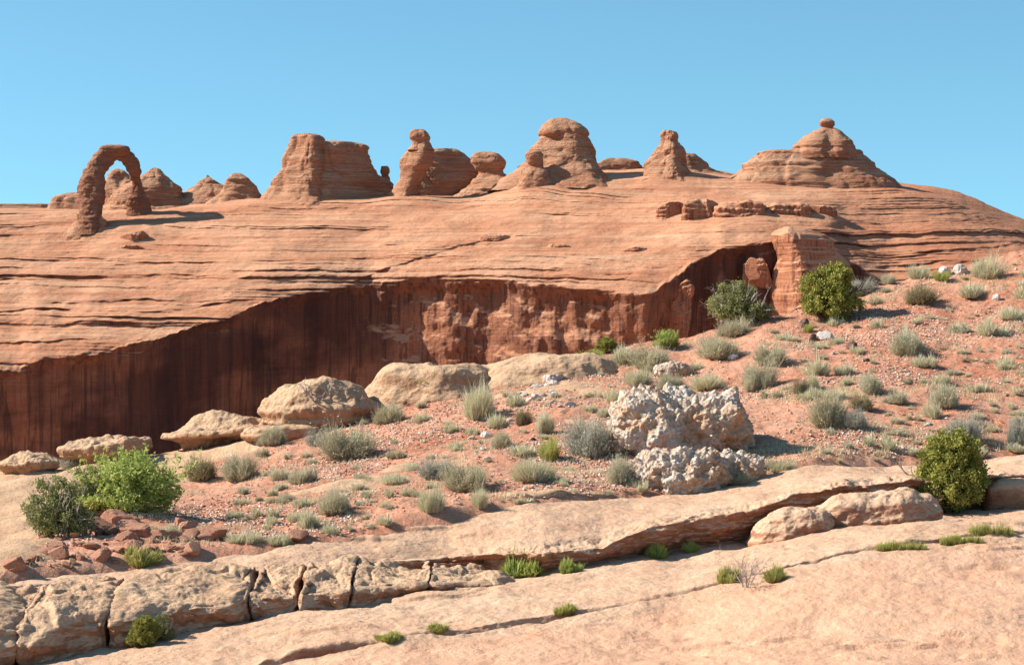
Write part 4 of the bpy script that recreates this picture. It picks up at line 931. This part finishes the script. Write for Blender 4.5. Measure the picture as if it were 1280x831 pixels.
# dead twigs
bv, bf, ba, ends = branches(91, 10, .40, .009, 3, .6, .05, .9, .3, 3, .62)
w = np.percentile(np.abs(ends[:, 0]), 96) * 2.0; hh = ends[:, 2].max(); k = np.array([1 / w, 1 / w, .9 / hh])
register("twigs", [variant([("branches", bv * k, bf, ba, M_twig)], 1.0, .9)])
bv, bf, ba, ends = branches(97, 5, .50, .05, 3, .42, .06, 1.6, .45, 3, .62)
w = np.percentile(np.abs(ends[:, 0]), 98) * 2.0; hh = ends[:, 2].max(); k = np.array([1 / w, 1 / w, 1.0 / hh])
register("deadtree", [variant([("branches", bv * k, bf, ba, M_twig)], 1.0, 1.0)])
# low sparse grass line
rs = np.random.RandomState(77); L = []
for i in range(26):
    v, f, t = blades(120, .10, .10 * rs.uniform(.5, 1.3), .005, i, .9); L.append((v + np.array([rs.uniform(-.48, .48), rs.normal(0, .03), 0]), f, t))
V, f, t = cat_meshes(L); register("grassline", [variant([("foliage", V, f, t, M_yel)], 1.0, .12)])
# small tuft, one mesh, two looks
for kind, mat in (("tuft", M_straw), ("sagetuft", M_sage)):
    vs2 = []
    for s in range(6):
        rs = np.random.RandomState(s + 3); L = []
        for k in range(3 + s % 4):
            a = rs.rand() * 6.28; r = rs.uniform(.05, .42); q = rs.uniform(.16, .38)
            v, f2, t2 = blades(int(1500 * q), q, .45 * rs.uniform(.35, 1.05), .011, 220 + s * 7 + k, 1.0, shell=.1)
            L.append((v + np.array([math.cos(a) * r, math.sin(a) * r * .7, 0]), f2, t2))
        V, f, t = cat_meshes(L); vs2.append(variant([("tuft", V, f, t, mat)], 1.0, .45))
    register(kind, vs2)
_mc = {}
def plant(kind, pxc, row, w, h, name, label, cat, group=None, i=0, single=False, which=None, rz=None):
    g = ground(pxc, row, which); pm = g[1] / F; vi = i % len(KINDS[kind]); v = KINDS[kind][vi]
    sx = w * pm / v['w']; sz = h * pm / v['h']
    rz = random.uniform(0, 6.28) if rz is None else rz
    gx = float(g[0]); gy = float(g[1]) + sx * .12; gz = float(g[2])
    def mk(j, p, nm):
        key = (kind, vi, j)
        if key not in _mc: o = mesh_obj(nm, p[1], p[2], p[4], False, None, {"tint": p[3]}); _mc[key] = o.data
        else: o = bpy.data.objects.new(nm, _mc[key]); C.objects.link(o)
        return o
    if len(v['parts']) == 1:
        o = mk(0, v['parts'][0], name)
    else:
        o = empty(name, (0, 0, 0))
        for j, p in enumerate(v['parts']):
            c = mk(j, p, p[0]); c.parent = o
    o.location = (gx, gy, gz - .01); o.scale = (sx, sx, sz); o.rotation_euler = (0, 0, rz)
    return tag(o, label, cat, group)

random.seed(11)
PL = [
 # kind, px, row, w, h, name, label
 ("juniper", 1192, 642, 100, 102, "juniper", "nearest juniper, dense olive egg shape on the tan slab"),
 ("juniper", 1037, 401, 82, 70, "juniper", "round bright juniper on the crest against the buttress"),
 ("scrub", 930, 405, 84, 54, "scrub_bush", "half bare grey green bush left of the round juniper"),
 ("scrub", 76, 672, 92, 76, "scrub_bush", "olive scraggly bush hanging over the pale slab, left of the leafy one"),
 ("leafy", 162, 641, 124, 76, "leafy_bush", "tall bright green leafy bush above the red rubble"),
 ("scrub", 116, 644, 66, 62, "scrub_bush", "olive green growth joining the scraggly and the leafy bush"),
 ("juniper", 180, 808, 42, 38, "juniper", "small juniper against the largest ledge block at the bottom"),
 ("scrub", 206, 800, 30, 34, "scrub_bush", "feathery sprig beside the small bottom juniper"),
 ("spiky", 176, 709, 56, 28, "yellow_shrub", "yellow green shrub at the foot of the red rubble"),
 ("brown", 250, 601, 42, 30, "shrub", "brownish shrub right of the tall leafy bush"),
 ("sage", 298, 601, 50, 34, "shrub", "olive shrub touching the brownish one"),
 ("sage", 342, 556, 34, 24, "shrub", "grey green shrub just below the undercut rim boulder"),
 ("greytwig", 396, 558, 30, 20, "shrub", "thin grey shrub left of the big olive mound"),
 ("sage", 436, 574, 76, 40, "shrub", "big olive mound shrub below the dead tree"),
 ("sage", 418, 642, 50, 28, "shrub", "dark olive shrub with a pale skirt near the slab edge"),
 ("straw", 540, 641, 44, 30, "grass_tuft", "round pale green tuft right above the slab edge, larger of a pair"),
 ("straw", 600, 635, 28, 24, "grass_tuft", "whitish small tuft next to the round pale green one"),
 ("sage", 583, 614, 62, 34, "shrub", "grey olive shrub above the whitish small tuft"),
 ("greytwig", 546, 599, 48, 24, "shrub", "faded shrub touching the grey olive one"),
 ("straw", 600, 523, 56, 42, "shrub", "soft pale olive shrub below the low dome"),
 ("straw", 666, 602, 62, 28, "shrub", "flat mint green cushion shrub in mid slope"),
 ("yellow", 688, 577, 36, 26, "yellow_shrub", "yellow green shrub left of the grey twiggy bush"),
 ("greytwig", 738, 572, 66, 50, "shrub", "large grey twiggy bush left of the largest boulder"),
 ("straw", 681, 541, 32, 26, "shrub", "small pale round shrub in mid slope"),
 ("brown", 655, 531, 22, 20, "shrub", "tiny brownish shrub left of the small pale round one"),
 ("sage", 627, 560, 34, 20, "shrub", "low dark shrub beside the single white stone"),
 ("sage", 488, 530, 44, 24, "shrub", "dark olive shrub in front of the bright green one"),
 ("leafy", 481, 511, 30, 26, "leafy_bush", "bright green shrub right of the dead tree"),
 ("leafy", 545, 497, 48, 24, "leafy_bush", "green spreading shrub at the foot of the low dome"),
 ("juniper", 468, 489, 22, 18, "juniper", "dark green bush in the gap beside the large rounded rim boulder"),
 ("leafy", 620, 473, 18, 8, "leafy_bush", "tiny green shrub on the broad pale dome"),
 ("leafy", 514, 496, 10, 10, "leafy_bush", "tiny green shrub on the low dome's left foot"),
 ("leafy", 741, 455, 30, 18, "leafy_bush", "bright green low shrub left of the crest pair"),
 ("juniper", 760, 442, 32, 20, "juniper", "dark green bush on the crest above the white rubble"),
 ("straw", 780, 455, 42, 22, "shrub", "pale shrub right of the crest pair of green bushes"),
 ("leafy", 835, 435, 34, 22, "leafy_bush", "vivid green bush on the crest under the peeled flake"),
 ("sage", 897, 448, 64, 26, "shrub", "wide olive shrub below the half bare bush"),
 ("sage", 815, 463, 56, 30, "shrub", "soft sage above the small white boulder"),
 ("sage", 920, 420, 46, 20, "shrub", "low sage under the half bare bush"),
 ("straw", 800, 483, 44, 22, "shrub", "pale sage left of the small white boulder"),
 ("straw", 886, 487, 60, 20, "shrub", "pale cushion behind the largest boulder's right shoulder"),
 ("sage", 838, 488, 40, 20, "shrub", "sage tucked behind the top of the largest boulder"),
 ("sage", 776, 606, 46, 32, "shrub", "green sage left of the crumbling mound"),
 ("sage", 965, 457, 44, 26, "shrub", "upper of two olive shrubs right of the crest sage"),
 ("sage", 950, 486, 46, 32, "shrub", "lower of two olive shrubs above the largest boulder"),
 ("straw", 940, 489, 24, 16, "grass_tuft", "whitish tuft at the foot of the lower olive shrub"),
 ("brown", 1001, 494, 22, 20, "shrub", "small brown ball shrub casting a sharp shadow"),
 ("straw", 1016, 488, 24, 20, "grass_tuft", "pale tuft beside the small brown ball shrub"),
 ("sage", 1036, 534, 56, 40, "shrub", "dark half of the large sage pair right of the boulder shadow"),
 ("greytwig", 1070, 537, 36, 24, "shrub", "greyer half of the large sage pair"),
 ("brown", 1078, 512, 30, 18, "shrub", "flat dark shrub behind the large sage pair"),
 ("sage", 1135, 444, 58, 30, "shrub", "olive mound right of the round juniper's shadow"),
 ("brown", 1153, 381, 54, 24, "shrub", "olive brown shrub high on the slope, right of the round juniper"),
 ("straw", 1149, 349, 30, 18, "grass_tuft", "round pale tuft on the skyline of the slope"),
 ("straw", 1236, 348, 46, 28, "shrub", "soft pale green shrub on the skyline near the right edge"),
 ("greytwig", 1078, 369, 36, 20, "shrub", "grey shrub touching the round juniper's right side"),
 ("straw", 870, 463, 22, 10, "grass_tuft", "tiny tuft right of the small white boulder"),
 ("sage", 1088, 492, 34, 24, "shrub", "mid slope shrub above the large sage pair"),
 ("sage", 1182, 510, 50, 28, "shrub", "sage mound above the nearest juniper"),
 ("greytwig", 1206, 552, 50, 32, "shrub", "grey sage partly behind the nearest juniper's top"),
 ("greytwig", 1274, 557, 30, 34, "shrub", "grey sage cut by the right edge"),
 ("sage", 1112, 352, 20, 12, "shrub", "dark little shrub left of the skyline tuft"),
 ("yellow", 1178, 352, 24, 12, "yellow_shrub", "yellowish shrub beside the skyline white rock"),
 ("straw", 1048, 430, 22, 8, "grass_tuft", "faint tuft near the bright white stone"),
 ("yellow", 1011, 416, 16, 10, "yellow_shrub", "yellow cushion between the dark pyramid stone and the juniper"),
 ("spikygreen", 652, 722, 66, 34, "leafy_bush", "bushy green clump in the shaded notch of the ledge"),
 ("spikygreen", 712, 716, 36, 18, "leafy_bush", "small leafy plant right of the green clump"),
 ("spikygreen", 824, 698, 42, 20, "leafy_bush", "low flowering green plant under the shaded ledge"),
 ("spikygreen", 862, 690, 30, 14, "leafy_bush", "sparse green plant at the darkest part of the shaded ledge"),
 ("spikygreen", 941, 668, 18, 18, "leafy_bush", "bright green sprig left of the wedge boulder"),
 ("twigs", 934, 734, 74, 56, "dead_shrub", "bare grey twig bush on the near slab"),
 ("spiky", 968, 727, 36, 22, "yellow_shrub", "green part right of the bare grey twig bush"),
 ("spiky", 908, 729, 36, 22, "yellow_shrub", "green part left of the bare grey twig bush"),
 ("spiky", 708, 767, 34, 14, "yellow_shrub", "green tuft alone in the lowest crack"),
 ("spiky", 548, 790, 34, 14, "yellow_shrub", "olive tuft in the lowest crack left of the lone one"),
 ("spiky", 488, 800, 44, 12, "yellow_shrub", "dark low growth in the crack at the bottom"),
 ("grassline", 1130, 688, 70, 12, "grass_strip", "thin strip of grass in the crack below the long boulder"),
 ("grassline", 1205, 680, 60, 12, "grass_strip", "strip of grass in the crack under the nearest juniper"),
 ("grassline", 1242, 671, 62, 16, "grass_strip", "thickest grass strip, near the right edge"),
 ("sage", 920, 605, 36, 14, "grass_tuft", "green grass at the foot of the crumbly lump"),
 ("sage", 975, 590, 44, 14, "grass_tuft", "green grass in the largest boulder's shadow"),
 ("leafy", 15, 589, 34, 14, "leafy_bush", "green low shrub at the far left on the pale slab"),
 ("greytwig", 88, 584, 40, 12, "shrub", "grey low shrub on the pale slab left of the leafy bush"),
 ("leafy", 267, 521, 28, 18, "leafy_bush", "tiny green shrub on top of the undercut rim boulder"),
 ("greytwig", 327, 518, 18, 10, "shrub", "tiny grey shrub left of the large rounded rim boulder"),
 ("greytwig", 300, 547, 34, 12, "shrub", "grey shrub in the shade below the undercut boulder"),
 ("deadtree", 412, 533, 64, 62, "dead_tree", "bare grey dead tree leaning before the large rim boulder"),
 ("sage", 433, 528, 28, 14, "shrub", "small grey shrub at the foot of the dead tree"),
]
catn = {"juniper": "juniper", "scrub_bush": "bush", "leafy_bush": "bush", "yellow_shrub": "shrub", "shrub": "shrub", "grass_tuft": "grass tuft", "dead_shrub": "dead shrub", "dead_tree": "dead tree", "grass_strip": "grass"}
on_rock = {"tiny green shrub on top of the undercut rim boulder": .82, "dark green bush in the gap": 0}
for i, (k, a, r, w, h, nm, lab) in enumerate(PL):
    if k.startswith('spiky'): w, h = w * 1.2, h * .72
    o = plant(k, a, r, w, h, nm, lab, catn[nm], {"shrub": "desert shrubs on the red slope", "leafy_bush": "green bushes", "grass_tuft": "pale grass tufts", "juniper": "junipers"}.get(nm), i, rz=0.0 if k in ("scrub", "grassline") else None)

# small tufts over the slope, semi-regular, denser right
taken = [(p[1], p[2] - p[4] * .3, p[3] * .5) for p in PL]
manual = [(370, 604, 30, 14), (352, 628, 36, 14), (340, 620, 20, 10), (304, 592, 20, 8), (292, 648, 24, 10), (215, 668, 34, 18), (190, 664, 24, 12), (305, 650, 20, 9), (342, 655, 26, 12), (368, 652, 18, 12), (330, 662, 18, 9), (350, 682, 30, 18), (408, 660, 22, 9), (445, 612, 26, 12), (460, 622, 22, 10), (515, 588, 26, 10), (466, 663, 30, 8), (480, 600, 18, 7), (642, 630, 50, 9), (700, 604, 20, 10), (520, 620, 22, 10), (1060, 560, 20, 8)]
n = 0
def zone(a, r):
    if a < 470: return "on red soil near the tall leafy bush"
    if a < 760: return "on the slope left of the largest boulder"
    if r < 450: return "high up near the round juniper"
    return "on the slope right of the largest boulder"
def tuft(a, r, w, h, i):
    k = "tuft" if random.random() < .7 else "sagetuft"
    look = "pale straw tuft" if k == "tuft" else "grey green tuft"
    z = zone(a, r); plant(k, a, r, w, h, "small_tuft", f"small {look} {z}", "grass tuft", "small tufts " + z, i, which='soil')
for i, (a, r, w, h) in enumerate(manual): tuft(a, r, w, h, i)
tries = 0
while n < 200 and tries < 9000:
    tries += 1
    a = random.uniform(290, 1290); lo = float(np.interp(a, px, crestR)) + 3; hi = float(np.interp(a, px, soilR)) - 2
    bb = float(interp(np.array([a]), BND)[0][0]); lo = max(lo, bb + 5)
    if hi <= lo: continue
    r = random.uniform(lo, hi)
    dn = float(fbm(np.array([a / 55.]), np.array([r / 30.]), np.array([4.]), 2)[0])
    if dn < random.uniform(-.5, .5) - (.5 if a > 1050 else 0): continue
    if 770 < a < 1030 and 500 < r < 610: continue
    w = 11 + 36 * random.random() ** 1.7; h = w * random.uniform(.3, .6)
    if any(abs(a - t[0]) < t[2] + w * .4 and abs(r - t[1]) < t[2] * .55 + 5 for t in taken): continue
    taken.append((a, r, w * .45)); tuft(a, r, w, h, n); n += 1
print("tufts", n, "objects", len(bpy.data.objects))
